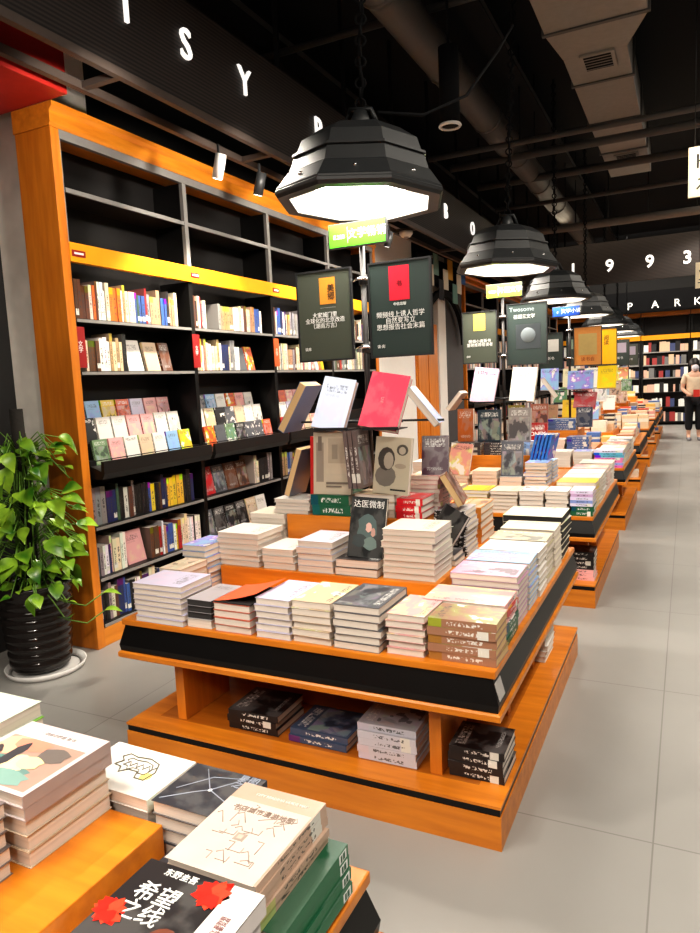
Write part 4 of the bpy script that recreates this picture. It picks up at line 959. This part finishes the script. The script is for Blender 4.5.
stand_book('display_book', 'green and gold book standing high on the fourth table', -1.76, 2.93 + oy, Z3 + .03, .19, .26, .03, 8, 0, 0, 'photo', c8(140, 130, 50))
stand_book('display_book', 'navy book standing on the fourth table top tier', -1.02, 2.95 + oy, Z3 + .03, .17, .22, .03, 8, 0, 0, 'dark', c8(40, 50, 80))

# ------------------------------------------------------------------ display poles, holders, boards, lamps
PX, PY = -1.395, 3.07
def make_pole():
    t = thing('display_pole', 'x x x x', 'display stand', (PX, PY, 0))
    b = MB(); b.lathe([(.0001, Z3), (.07, Z3), (.07, Z3 + .008), (.0001, Z3 + .012)], CHAR, 18); b.build('base_plate', t)
    b = MB(); b.tube([(0, 0, Z3 + .01), (0, 0, 2.19)], .014, STEELD, 12); b.build('pole', t)
    for zz in (2.03, 1.71):
        b = MB(); b.tube([(0, 0, zz - .02), (0, 0, zz + .02)], .022, CHAR, 12)
        b.tube([(-.045, -.01, zz), (-.02, -.03, zz + .006), (.02, -.03, zz + .006), (.04, -.01, zz)], .006, CHROME, 8); b.build('clamp', t)
    b = MB(); b.tube([(-.2, -.06, 1.36), (.2, -.06, 1.36)], .006, CHAR, 6); b.tube([(0, 0, 1.36), (0, -.06, 1.36)], .008, CHAR, 6)
    b.tube([(0, 0, 1.36), (-.38, 0, 1.36)], .006, CHAR, 6); b.tube([(0, 0, 1.36), (.38, 0, 1.36)], .006, CHAR, 6); b.build('holder_arms', t)
    for x in (-.125, .13):
        b = MB(); b.box((x - .09, -.17, 1.328), (x + .09, -.055, 1.333), CHAR); b.box((x - .09, -.174, 1.328), (x + .09, -.17, 1.342), CHAR); o = b.build('book_ledge', t)
    return t
STEELD = plain('dark_pole', (.03, .027, .027, 1), .4, metal=.2)
pole0 = make_pole()
POLES = [pole0]
PP = {1: (PX, PY), 2: (PX, 5.85), 3: (-1.235, 8.40)}
for k in range(4, 8): PP[k] = (-1.28, PY + OFF[k] + .3)
for k in (1, 2, 3, 4, 5, 6, 7):
    p = pole0 if k == 1 else copy_tree(pole0)
    p.location = (PP[k][0], PP[k][1], 0)
    p['label'] = f'dark metal display pole rising from the top tier of the {TN[k]} table'; p['group'] = 'display poles on the island tables'

def sign_board(label, x, y, z0, w, h, panel, pic, lines, yaw=0, tlines=None):
    t = thing('sign_board', label, 'sign board', (x, y, z0), (0, 0, R(yaw)))
    b = MB(); e = .008
    for lo, hi in (((-w / 2, -.012, 0), (w / 2, .008, e)), ((-w / 2, -.012, h - e), (w / 2, .008, h)), ((-w / 2, -.012, e), (-w / 2 + e, .008, h - e)), ((w / 2 - e, -.012, e), (w / 2, .008, h - e))): b.box(lo, hi, CHAR)
    b.build('frame', t)
    b = MB(); b.box((-w / 2 + e, -.006, e), (w / 2 - e, .006, h - e), panel); b.build('panel', t)
    if pic:
        px, pz, pw, ph, m1 = pic
        b = MB(); b.box((px - pw / 2, -.0075, pz - ph / 2), (px + pw / 2, -.0062, pz + ph / 2), m1); pc = b.build('picture', t)
        return t, pc
    return t, None
def txt(t, body, size, m, x, z, y=-.0066, name='lettering', align='CENTER'): return put(name, textmesh(body, size, m, align), t, (x, y, z), (R(90), 0, 0))

BY = PY - .035
t, pc = sign_board('olive board with an orange book cover, hanging left of the second table pole', -1.59, BY, 1.66, .30, .435, BOARD2, (.02, .335, .085, .125, flat(226, 150, 60)), None)
put('picture_lettering', textmesh('美\n郷', .04, PRINTK), pc, (.04, -.0085, .325), (R(90), 0, 0))
txt(t, '大家城门里\n全球化的北京改造\n（潮南方言）', .027, PRINTW, .0, .195); txt(t, '读库', .018, PRINTW, -.1, .06); txt(t, '· · · · · · · ·', .02, PRINTW, .02, .255)
t, pc = sign_board('slate board with a red book cover, hanging right of the second table pole', -1.197, BY, 1.66, .31, .437, BOARD, (.0, .335, .10, .155, flat(206, 34, 58)), None)
put('picture_lettering', textmesh('书', .03, flat(120, 16, 30)), pc, (.0, -.0085, .33), (R(90), 0, 0))
txt(t, '频频线上诱人哲学\n自然变写立\n思想报告社会末篇', .03, PRINTW, .0, .165); txt(t, '中信出版', .016, PRINTW, .0, .24); txt(t, '读·库', .018, PRINTW, -.1, .05)
def cat_sign(label, x, y, z, w, h, m, a, bb, sz):
    t = thing('category_sign', label, 'sign', (x, y, z))
    b = MB(); b.box((-w / 2, -.01, 0), (w / 2, .01, h), CHAR, .002); b.build('frame', t)
    b = MB(); b.box((-w / 2 + .006, -.0125, .006), (w / 2 - .006, -.0102, h - .006), m); b.box((-w * .16, -.0132, .02), (-w * .155, -.0126, h - .02), PRINTW); b.build('panel', t)
    txt(t, bb, sz, PRINTW, w * .17, h / 2, -.0128); txt(t, a, sz * .55, PRINTW, -w * .31, h / 2 - .006, -.0128)
    return t
cat_sign('green category sign on top of the second table pole', PX - .01, PY - .02, 2.185, .30, .115, GREENS, 'E.200', '文学畅销', .05)
oy = PP[2][1] - PY; qx = 0
t, pc = sign_board('slate board with a yellow book cover, left of the third table pole', -1.585 + qx, BY + oy, 1.66, .30, .435, BOARD2, (.0, .345, .10, .14, flat(214, 192, 90)), None)
txt(t, '畅销小说新书\n重磅推荐给读者', .032, PRINTW, .0, .17); txt(t, '读库', .018, PRINTW, -.1, .06)
t, pc = sign_board('dark board headed in grey letters, right of the third table pole', -1.19 + qx, BY + oy, 1.63, .33, .50, BOARD, (.01, .23, .2, .2, flat(60, 66, 70)), None)
txt(t, 'Twosome', .05, flat(150, 160, 165), -.04, .45); txt(t, '星期三文学', .035, PRINTW, -.02, .39)
b = MB(); b.lathe([(.0001, .003), (.055, .003), (.06, 0)], flat(110, 118, 122), 20); o = b.build('picture_disc', t, (.01, -.008, .24), (R(90), 0, 0))
cat_sign('lime green category sign on top of the third table pole', PX + .02, PY + oy - .02, 2.19, .30, .115, LIMES, 'E.201', '外国文学', .05)
oy = PP[3][1] - PY; qx = PP[3][0] - PX
t, pc = sign_board('small dark board with a pale picture, left of the fourth table pole', -1.60 + qx, BY + oy, 1.60, .28, .42, BOARD, (0, .27, .18, .14, flat(210, 210, 205)), None); txt(t, '新书', .04, PRINTW, 0, .12)
t, pc = sign_board('orange illustrated board, right of the fourth table pole', -1.19 + qx, BY + oy, 1.62, .31, .44, flat(222, 150, 70), (0, .24, .2, .24, flat(200, 176, 110)), None); txt(t, '读书会', .05, flat(150, 60, 30), 0, .07)
t, pc = sign_board('yellow board hanging behind the orange illustrated board', -1.02 + qx, BY + oy + .3, 1.62, .24, .42, flat(236, 178, 20), None, None); txt(t, '阅\n读', .06, PRINTK, 0, .28)
cat_sign('blue category sign on top of the fourth table pole', PX + qx - .03, PY + oy - .02, 2.19, .31, .115, BLUES, 'B', '文学小说', .055)
for k in (4, 5, 6):
    oy = PP[k][1] - PY; qx = PP[k][0] - PX
    t, pc = sign_board(f'dark grey board hanging left of the {TN[k]} table pole', -1.59 + qx, BY + oy, 1.64, .30, .44, (BOARD, BOARD2)[k % 2], (0, .32, .16, .14, flat(130, 150, 130)), None); txt(t, '推荐', .05, PRINTW, 0, .14)
    t, pc = sign_board(f'dark board with a pale picture hanging right of the {TN[k]} table pole', -1.19 + qx, BY + oy, 1.64, .31, .44, (BOARD2, BOARD)[k % 2], (0, .3, .2, .17, flat(190, 180, 200)), None); txt(t, '新书', .05, PRINTW, 0, .12)

# books held up on the poles
def held(k, y, items):
    for (lab, x, z, w, h, t_, lean, yaw, roll, sty, cc) in items: stand_book('display_book', lab, x, y, z, w, h, t_, lean, yaw, roll, sty, cc)
HY = PY - .165
held(1, HY, [('white and pale blue book held up left of the second table pole', -1.545, 1.336, .165, .265, .035, 24, 5, 10, 'pale', c8(206, 216, 240)),
             ('thick crimson book held up right of the second table pole', -1.285, 1.336, .19, .275, .04, 24, 3, 10, 'blank', CROSE)])
rb = top_of('thick crimson book held up')
put('title_lettering', textmesh('红\n书', .018, flat(240, 150, 160)), rb, (-.01, 0, .0405))
def side_book(lab, x, y, z, ang, yaw, cc, sty='wash', pages=None, w=.19, h=.2, t_=.035):
    o = book('display_book', lab, (0, 0, 0), (0, 0, 0), w, h, t_, sty, cc, None, pages)
    o.matrix_world = Matrix.Translation((x, y, z)) @ Matrix.Rotation(R(yaw), 4, 'Z') @ Matrix.Rotation(R(ang), 4, 'Y') @ Matrix.Translation((w / 2, 0, 0))
    return o
side_book('blue-covered book with tan pages slanting on the wall side of the second table pole', -1.805, 3.02, 1.315, -58, 0, CBLU, 'wash', PAGEST, .27, .17, .04)
side_book('pale blue book slanting down on the aisle side of the second table pole', -1.20, 3.1, 1.50, 52, 10, c8(190, 206, 230), 'wash', None, .22, .17, .03)
oy = PP[2][1] - PY
held(2, HY + oy, [('lilac and yellow book held up left of the third table pole', -1.55, 1.338, .2, .3, .04, 18, 4, 8, 'wash', c8(216, 190, 220)), ('white book held up right of the third table pole', -1.22, 1.338, .2, .29, .045, 20, -2, 3, 'pale', c8(226, 226, 214))])
side_book('grey book slanting on the wall side of the third table pole', -1.84, 3.02 + oy, 1.27, -50, 0, c8(196, 186, 180), 'pale')
side_book('pale book slanting on the aisle side of the third table pole', -1.09, 3.06 + oy, 1.5, 55, 10, c8(206, 216, 214), 'pale')
oy = PP[3][1] - PY
held(3, HY + oy, [('sky blue book held up left of the fourth table pole', -1.44, 1.36, .2, .26, .03, 18, 4, 0, 'wash', CSKY), ('blue and pink landscape book held up right of the fourth table pole', -1.10, 1.36, .28, .22, .03, 20, 0, 0, 'wash', c8(140, 170, 220)),
                  ('red book held below the landscape book of the fourth table', -1.06, 1.14, .24, .2, .03, 18, 0, 6, 'dark', c8(200, 50, 60)), ('bright yellow book held at the aisle side of the fourth table', -.82, 1.36, .2, .26, .03, 18, -4, 0, 'pale', c8(240, 206, 20))])
for k in (4, 5, 6):
    held(k, HY + PP[k][1] - PY, [(f'pale book held up left of the {TN[k]} table pole', -1.56, 1.34, .2, .28, .03, 18, 4, 0, 'pale', (c8(222, 216, 180), c8(232, 222, 196), CW)[k - 4]), (f'illustrated book held up right of the {TN[k]} table pole', -1.22, 1.34, .22, .28, .03, 20, 0, 0, 'wash', (CW, c8(236, 190, 40), c8(214, 120, 60))[k - 4]),
                          (f'brown book standing under the pair on the {TN[k]} table', -1.38, 1.08, .2, .25, .03, 14, 0, 0, 'photo', (c8(150, 90, 70), c8(206, 90, 60), c8(120, 130, 120))[k - 4])])
for k in (4, 5, 6):
    for i in range(6):
        cn, cc = (('yellow', CYEL), ('red', CRED), ('pale blue', CSKY), ('white', CW), ('tan', CTAN), ('green', c8(110, 150, 100)))[(i + k) % 6]
        lv = i % 2
        stand_book('display_book', f'{cn} book standing face out on the {("middle", "top")[lv]} tier of the {TN[k]} table', (-1.75, -1.66, -1.5, -1.26, -1.2, -1.12)[i], (2.68, 2.93)[lv] + OFF[k], (Z2, Z3)[lv] + .15 + .03 * (i % 3), .19, .25, .025, 12, rnd.uniform(-8, 8), 0, rnd.choice(('photo', 'wash', 'pale')), cc)
# heaps of books on the tables beyond the fourth
b = MB(); PAL = ((236, 228, 214), (226, 196, 160), (206, 90, 70), (90, 120, 180), (240, 200, 120), (60, 60, 66), (222, 160, 150), (200, 206, 196), (244, 240, 230), (170, 110, 70))
for k in (4, 5, 6, 7):
    oy = OFF[k]
    for (xa, xb, ya, yb, zz, mx) in ((-2.1, -.55, 2.1, 2.32, ZT, 8), (-.80, -.555, 2.36, 3.75, ZT, 8), (-1.98, -.93, 2.63, 2.86, Z2, 7), (-1.12, -.93, 2.9, 3.6, Z2, 7), (-1.75, -1.1, 2.9, 3.08, Z3, 7), (-1.7, -.56, 2.2, 2.36, .1555, 6)):
        x = xa
        while x < xb - .1:
            y = ya; w = min(rnd.uniform(.17, .26), xb - x)
            while y < yb - .1:
                d = min(.2, yb - y); n = rnd.randint(3, mx); cc = rnd.choice(PAL); th = rnd.uniform(.022, .032); q = zz + .0005
                for i in range(n):
                    m1 = flat(*(cc if rnd.random() < .45 else (232, 222, 204)))
                    b.box((x + rnd.uniform(.002, .008), y + oy + .003, q), (x + w - rnd.uniform(.003, .008), y + oy + d - .006, q + th - .0015), m1 if i < n - 1 else flat(*cc)); q += th
                y += d + .006
            x += w + .008
o = b.build('distant_book_piles'); tag(o, 'heaps of books on the small far tables along the aisle', 'books', kind='stuff')

# lamps
def make_lamp():
    t = thing('pendant_lamp', 'x x x x', 'lamp', (0, 0, 0))
    r8 = R(22.5)
    b = MB(); b.lathe([(.345, 0), (.40, .0), (.408, .012), (.408, .04), (.398, .05), (.352, .112), (.344, .118), (.322, .18), (.314, .185), (.285, .262), (.20, .318), (.10, .345), (.0001, .352)], LAMPM, 8, rot=r8, smooth=False); b.build('shade', t)
    b = MB(); b.lathe([(.409, .012), (.413, .015), (.413, .028), (.409, .032)], CHAR, 8, rot=r8, smooth=False); b.lathe([(.323, .183), (.33, .187), (.326, .199), (.312, .199)], CHAR, 8, rot=r8, smooth=False); b.build('rim_band', t)
    b = MB(); b.lathe([(.346, .002), (.338, .03), (.25, .09), (.0001, .1)], REFL, 8, rot=r8, smooth=False); b.build('reflector', t)
    b = MB(); b.disc(.24, .088, GLOWW, 24, down=True); b.build('glowing_panel', t)
    for k in range(8):
        a = k * math.pi / 4
        b = MB(); b.lathe([(.0001, .012), (.008, .01), (.01, 0)], CHROME, 8); o = b.build('bolt', t, (.347 * math.cos(a), .347 * math.sin(a), .08), (R(90), 0, a + math.pi / 2))
    b = MB(); b.lathe([(.05, .345), (.05, .375), (.03, .42), (.0001, .43)], LAMPM, 12); b.tube([(-.085, 0, .34), (-.05, 0, .43), (.05, 0, .43), (.085, 0, .34)], .012, LAMPM, 8); b.build('cap', t)
    b = MB(); zz = .43
    for k in range(44):
        b.torus((0, 0, zz + .022), .024, .006, BLACKM, 'X' if k % 2 else 'Y', 10, 5, 1.0); zz += .046
    b.build('chain', t)
    b = MB(); b.tube([(.012 * math.sin(i * 1.9), .012 * math.cos(i * 1.9), .45 + i * .1) for i in range(21)], .007, BLACKM, 6); b.build('cord', t)
    return t
LAMPM = plain('charcoal_lamp_shade', (.022, .024, .026, 1), .45, noise=.2)
REFL = plain('white_reflector', (.85, .82, .74, 1), .5, noise=.02, emit=.6)
lamp0 = make_lamp()
for k, oy in enumerate((-2.7, .03, 2.62, 5.43, 8.1, 10.8, 13.4, 16.0)):
    l = lamp0 if k == 0 else copy_tree(lamp0)
    l.location = (PX - .012 if k != 2 else -1.325, PY + oy, 2.385); l.rotation_euler = (R(0), R(2.5) if k < 3 else 0, R(21))
    l['label'] = f'big black octagonal pendant lamp on a chain over the {TN[k]} table'; l['group'] = 'octagonal pendant lamps in a row'
    li = bpy.data.lights.new('lamp_light', 'AREA'); li.shape = 'DISK'; li.size = .6; li.energy = 22; li.color = (1, .93, .82)
    lo = bpy.data.objects.new('lamp_light', li); COL.objects.link(lo); lo.location = (PX, PY + oy, 2.37)

# hanging cream signs by the aisle
def hang_sign(label, x, y, z0, w, h, chars):
    t = thing('hanging_sign', label, 'sign', (x, y, z0))
    b = MB(); b.box((0, -.015, 0), (w, .015, h), CREAM, .003); b.build('board', t)
    for s in (.05, w - .05): b = MB(); b.tube([(s, 0, h), (s, 0, 4.9 - z0)], .004, CHAR, 6); b.build('wire', t)
    for i, ch in enumerate(chars): put('lettering', textmesh(ch, .17, PRINTK), t, (.11, -.0155, h - .13 - i * .18), (R(90), 0, 0))
hang_sign('cream vertical sign with black characters hanging high over the aisle, nearer one', -.018, 7.0, 3.02, .24, .42, ('K', '↗'))
hang_sign('cream vertical sign hanging lower over the aisle, farther one', .085, 12.0, 2.73, .24, .38, ('←', '书'))

# ------------------------------------------------------------------ plant
pt = thing('potted_pothos', 'potted green pothos climbing a dark pole beside the tall bookcase', 'plant', (-3.335, 2.63, .02))
prof = [(.0001, 0), (.15, 0), (.158, .012)]
for k in range(9):
    z0 = .02 + k * .05; r0 = .16 + k * .0042
    prof += [(r0 - .006, z0), (r0 + .008, z0 + .012), (r0 + .010, z0 + .025), (r0 + .006, z0 + .04)]
prof += [(.205, .475), (.212, .485), (.205, .495), (.19, .49), (.185, .44)]
b = MB(); b.lathe(prof, POTM, 28); b.build('pot', pt)
b = MB(); b.lathe([(.187, .44), (.1, .45), (.0001, .452)], SOIL, 20); b.build('soil', pt)
b = MB(); b.tube([(.0, 0, .44), (.005, 0, .9), (.0, 0, 1.47)], [.036, .036, .035], MOSS, 12); b.build('moss_pole', pt)
rp = random.Random(5)
stems = MB(); leaves = MB()
def leaf(mb, base, d, up, L, W, curl):
    d = d.normalized(); s = d.cross(up).normalized(); n = s.cross(d).normalized(); prev = None; N_ = 7
    shape = [.0, .62, .95, 1.0, .86, .6, .3, .0]
    rows = []
    for i in range(N_ + 1):
        t = i / N_; c = base + d * (L * t) - n * (curl * L * t * t)
        w = W * shape[i]
        rows.append((c - s * w + n * w * .35, c, c + s * w + n * w * .35))
    vs = [[mb.bm.verts.new(p) for p in r] for r in rows]
    fs = []
    for A, B in zip(vs, vs[1:]):
        for k in (0, 1):
            try: fs.append(mb.bm.faces.new((A[k], A[k + 1], B[k + 1], B[k])))
            except ValueError: pass
    mb._tag(fs, LEAF, True)
for k in range(230):
    zz = rp.uniform(.48, 1.33); a = rp.uniform(0, 2 * math.pi) if k % 3 else rp.uniform(-1.3, .6)
    reach = rp.uniform(.06, .27) * (1.0 if zz < 1.2 else .75)
    p0 = Vector((.04 * math.cos(a), .04 * math.sin(a), zz - .05)); out = Vector((math.cos(a), math.sin(a), 0))
    p1 = p0 + out * reach * .6 + Vector((0, 0, .07)); p2 = p0 + out * reach + Vector((0, 0, rp.uniform(-.04, .06)))
    if (p2 + Vector((-3.335, 2.63, .02))).x < -3.74 : continue
    if p2.y > .17 and p2.x < .20: continue
    stems.tube([p0, p1, p2], .0035, STEMM, 5)
    L = rp.choice((.05, .06, .075, .09, .10, .13)); dd = out + Vector((rp.uniform(-.7, .7), rp.uniform(-.7, .7), rp.uniform(-.9, .5)))
    if p2.y + dd.normalized().y * L > .27 and p2.x < .2: continue
    leaf(leaves, p2, dd, Vector((rp.uniform(-.6, .6), rp.uniform(-.9, .2), 1)), L, L * .40, rp.uniform(.1, .7))
for a, L in ((-.15, .0), (.0, .1)):
    pts = [Vector((.15, -.06, .47)), Vector((.24, -.08, .42 + L)), Vector((.30, -.06, .32 + L)), Vector((.37, .02, .28 + L)), Vector((.42, .1, .33 + L))]
    stems.tube(pts, .004, STEMM, 5)
    leaf(leaves, pts[-1], Vector((.6, .4, .1)), Vector((0, 0, 1)), .10, .04, .3); leaf(leaves, pts[2], Vector((.5, -.3, .4)), Vector((0, 0, 1)), .11, .045, .3)
for k in range(7):
    a = rp.uniform(0, 6.28); stems.tube([(.1 * math.cos(a), .1 * math.sin(a), .44), (.06 * math.cos(a + .4), .06 * math.sin(a + .4), .8), (.04 * math.cos(a + .8), .04 * math.sin(a + .8), 1.2)], .005, STEMM, 5)
stems.build('stems', pt); leaves.build('foliage', pt)
t = thing('plant_saucer', 'round white saucer on the floor under the dark plant pot', 'saucer', (-3.30, 2.63, 0))
b = MB(); b.lathe([(.0001, .004), (.185, .004), (.20, .012), (.212, .034), (.22, .034), (.208, .004), (.19, 0), (.0001, 0)], SAUC, 32); b.build('dish', t)
b = MB(); b.lathe([(.183, .0045), (.1995, .0127), (.1995, .0145), (.183, .0142)], EDGE, 32, close=True); b.build('inner_rim', t)

# ------------------------------------------------------------------ person
pr = thing('person', 'person in beige t-shirt, black trousers and pale face mask standing in the aisle', 'person', (.125, 16.3, 0), (0, 0, R(12)))
def skinned(name, verts, edges, rad, m, parent, sub=2, root=0):
    me = bpy.data.meshes.new(name); me.from_pydata(verts, edges, []); me.materials.append(m)
    o = put(name, me, parent)
    o.modifiers.new('skin', 'SKIN'); 
    if not me.skin_vertices: pass
    for i, r in enumerate(rad):
        me.skin_vertices[0].data[i].radius = (r, r) if not isinstance(r, tuple) else r
        me.skin_vertices[0].data[i].use_root = (i == root)
    s = o.modifiers.new('sub', 'SUBSURF'); s.levels = sub; s.render_levels = sub
    dg = bpy.context.evaluated_depsgraph_get(); dg.update()
    nm = bpy.data.meshes.new_from_object(o.evaluated_get(dg), depsgraph=dg)
    o.modifiers.clear(); o.data = nm
    if not nm.materials: nm.materials.append(m)
    for p in nm.polygons: p.use_smooth = True
    return o
V = [(0, 0, .92), (0, 0, 1.08), (0, .0, 1.25), (0, .01, 1.38), (0, .0, 1.46), (0, -.01, 1.55), (0, -.012, 1.63),
     (-.09, 0, .88), (-.10, -.01, .50), (-.10, .015, .10), (-.11, -.10, .045), (.09, 0, .88), (.10, -.01, .50), (.10, .015, .10), (.11, -.10, .045),
     (-.17, .01, 1.365), (-.23, .03, 1.10), (-.14, -.15, .98), (-.07, -.19, .96), (.17, .01, 1.365), (.23, .03, 1.10), (.14, -.14, .97), (.07, -.18, .95)]
Ed = [(0, 1), (1, 2), (2, 3), (3, 4), (4, 5), (5, 6), (0, 7), (7, 8), (8, 9), (9, 10), (0, 11), (11, 12), (12, 13), (13, 14), (3, 15), (15, 16), (16, 17), (17, 18), (3, 19), (19, 20), (20, 21), (21, 22)]
rad = [(.14, .11), (.135, .10), (.15, .105), (.12, .09), .05, (.075, .09), (.07, .085), .085, .058, .042, .035, .085, .058, .042, .035, .055, .042, .032, .03, .055, .042, .032, .03]
skinned('body', V, Ed, rad, SKIN, pr)
skinned('t_shirt', [(0, 0, .90), (0, 0, 1.08), (0, 0, 1.25), (0, .01, 1.39), (-.17, .01, 1.37), (-.225, .03, 1.17), (.17, .01, 1.37), (.225, .03, 1.17)], [(0, 1), (1, 2), (2, 3), (3, 4), (4, 5), (3, 6), (6, 7)], [(.175, .14), (.165, .13), (.17, .13), (.115, .1), .066, .06, .066, .06], SHIRT, pr)
skinned('trousers', [(0, 0, .93), (-.09, 0, .86), (-.10, -.01, .5), (-.10, .01, .2), (.09, 0, .86), (.10, -.01, .5), (.10, .01, .2)], [(0, 1), (1, 2), (2, 3), (0, 4), (4, 5), (5, 6)], [(.16, .13), .11, .085, .075, .11, .085, .075], TROUS, pr)
for s in (-1, 1): skinned('shoe', [(s * .10, .03, .045), (s * .105, -.06, .045), (s * .11, -.17, .035)], [(0, 1), (1, 2)], [(.05, .045), (.052, .044), (.04, .033)], SHOE, pr, 2)
b = MB(); b.lathe([(.0001, .14), (.06, .125), (.095, .07), (.10, .0), (.098, -.03)], HAIR, 16); o = b.build('hair', pr, (0, .022, 1.60)); o.rotation_euler = (R(-14), 0, 0)
b = MB(); b.lathe([(.0001, .03), (.05, .015), (.07, -.01), (.072, -.03)], MASKM, 14); o = b.build('face_mask', pr, (0, -.085, 1.525)); o.rotation_euler = (R(100), 0, 0)
b = MB()
for s in (-1, 1): b.lathe([(.0001, .004), (.010, .002), (.012, 0)], PRINTK, 8, c=(s * .032, 0))
o = b.build('eyes', pr, (0, -.108, 1.60), (R(90), 0, 0))
t = thing('red_book', 'small red book held in the hands of the person in the aisle', 'book', (.125 + .04, 16.3 - .26, .93))
b = MB(); b.box((-.06, -.012, 0), (.06, .012, .15), flat(214, 60, 50)); b.build('cover', t)
b = MB(); b.box((-.056, -.008, .1501), (.056, .008, .152), PAGES); b.build('page_block', t)

# ------------------------------------------------------------------ lights
def area(x, y, z, sx, sy, e, col=(1, .92, .8), aim=None):
    l = bpy.data.lights.new('fill_light', 'AREA'); l.shape = 'RECTANGLE'; l.size = sx; l.size_y = sy; l.energy = e; l.color = col
    o = bpy.data.objects.new('fill_light', l); COL.objects.link(o); o.location = (x, y, z)
    if aim: o.rotation_euler = (Vector(aim) - Vector((x, y, z))).to_track_quat('-Z', 'Y').to_euler()
    return o
def beam(x, y, z, aim, e, size=60, soft=.06, col=(1, .92, .8)):
    l = bpy.data.lights.new('track_and_fill_beam', 'SPOT'); l.energy = e; l.spot_size = R(size); l.spot_blend = .5; l.shadow_soft_size = soft; l.color = col
    o = bpy.data.objects.new('track_and_fill_beam', l); COL.objects.link(o); o.location = (x, y, z); o.rotation_euler = (Vector(aim) - Vector((x, y, z))).to_track_quat('-Z', 'Y').to_euler()
for y in (-.5, 2.2, 4.7, 7.2, 9.7, 12.2, 14.7, 17.5):
    beam(-2.45, y + .9, 3.15, (-.9, y + 1.3, .5), 120, 75)
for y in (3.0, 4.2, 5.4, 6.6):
    beam(-2.05, y - .35, 2.98, (-3.2, y, 2.72), 62, 72)  # added beams brightening the cornice and yellow band; no fixture stands there
for y in (-2.6, .6, 3.4, 6.2, 9., 12., 15., 18.):
    beam(.9, y, 4.0, (-.9, y + 1.8, .5), 170, 80, .1)  # added beams over the aisle, brightening the camera-side faces of the tables
area(-.9, -1.8, 3.6, 2.5, 1.5, 55, aim=(-1.3, 2.5, .6))  # added fill behind the camera, brightening the book fronts
area(1.6, 4, 4.6, 1.5, 6, 90); area(1.6, 12, 4.6, 1.5, 6, 110); area(-1, 18.6, 4.6, 5, 1.5, 160, aim=(-1, 20.5, 1.4))  # added overhead fills for aisle and back wall, without lamp fittings
area(2.2, 2.2, 4.4, 2, 2, 35)  # added fill high over the open floor, no lamp hangs here

w = bpy.data.worlds.new('World'); S.world = w; w.use_nodes = True
w.node_tree.nodes['Background'].inputs[0].default_value = (1, .9, .8, 1); w.node_tree.nodes['Background'].inputs[1].default_value = .05

# ------------------------------------------------------------------ camera
F, ROLL, VPX, VPY, CH = 690., R(2.65), 688., 367., 1.55
dy = Vector(((VPX - 350) / F, -(VPY - 466.5) / F, -1)).normalized(); h = Vector((math.cos(ROLL), math.sin(ROLL), 0))
dz = h.cross(dy).normalized()
if dz.y < 0: dz = -dz
dx = dy.cross(dz)
cm = bpy.data.cameras.new('camera'); cm.sensor_fit = 'HORIZONTAL'; cm.sensor_width = 36; cm.lens = F / 700 * 36; cm.clip_start = .02; cm.clip_end = 100
cam = bpy.data.objects.new('camera', cm); COL.objects.link(cam)
cam.matrix_world = Matrix.Translation((0, 0, CH)) @ Matrix((dx, dy, dz)).to_4x4()
S.camera = cam
S.view_settings.view_transform = 'Standard'; S.view_settings.look = 'Medium High Contrast'; S.view_settings.exposure = 0.36
# repeats of a kind carry one group phrase
GR = {'display_book': 'books on show around the display poles', 'face_out_book': 'face-out books in the wall bookcase', 'wall_letter': 'raised fascia letters', 'wall_number': 'raised fascia numerals', 'ceiling_pipe': 'pipes crossing under the ceiling',
      'shelf_tag': 'tags on the bookcase uprights', 'band_tag': 'labels on the yellow band', 'track_spotlight': 'spotlights along the bookcase', 'sign_board': 'boards on the display poles', 'category_sign': 'category signs on the display poles',
      'cable_tray': 'cable trays under the ceiling', 'back_bookcase': 'bookcases along the far wall', 'wall_bookcase': 'orange wall bookcases', 'hanging_sign': 'cream hanging signs', 'rectangular_duct': None}
for o in list(COL.objects):
    if o.parent is None and 'label' in o and 'group' not in o:
        st_ = o.name.split('.')[0]
        if GR.get(st_): o['group'] = GR[st_]
        elif st_ in ('paperback_book', 'hardcover_book', 'stacked_book'):
            q = re.search(r'(nearest|second|third|fourth) table', o['label'])
            o['group'] = f'piled books on the {q.group(1)} table' if q else 'piled books on the tables'
print('BOOKS', NBOOK)
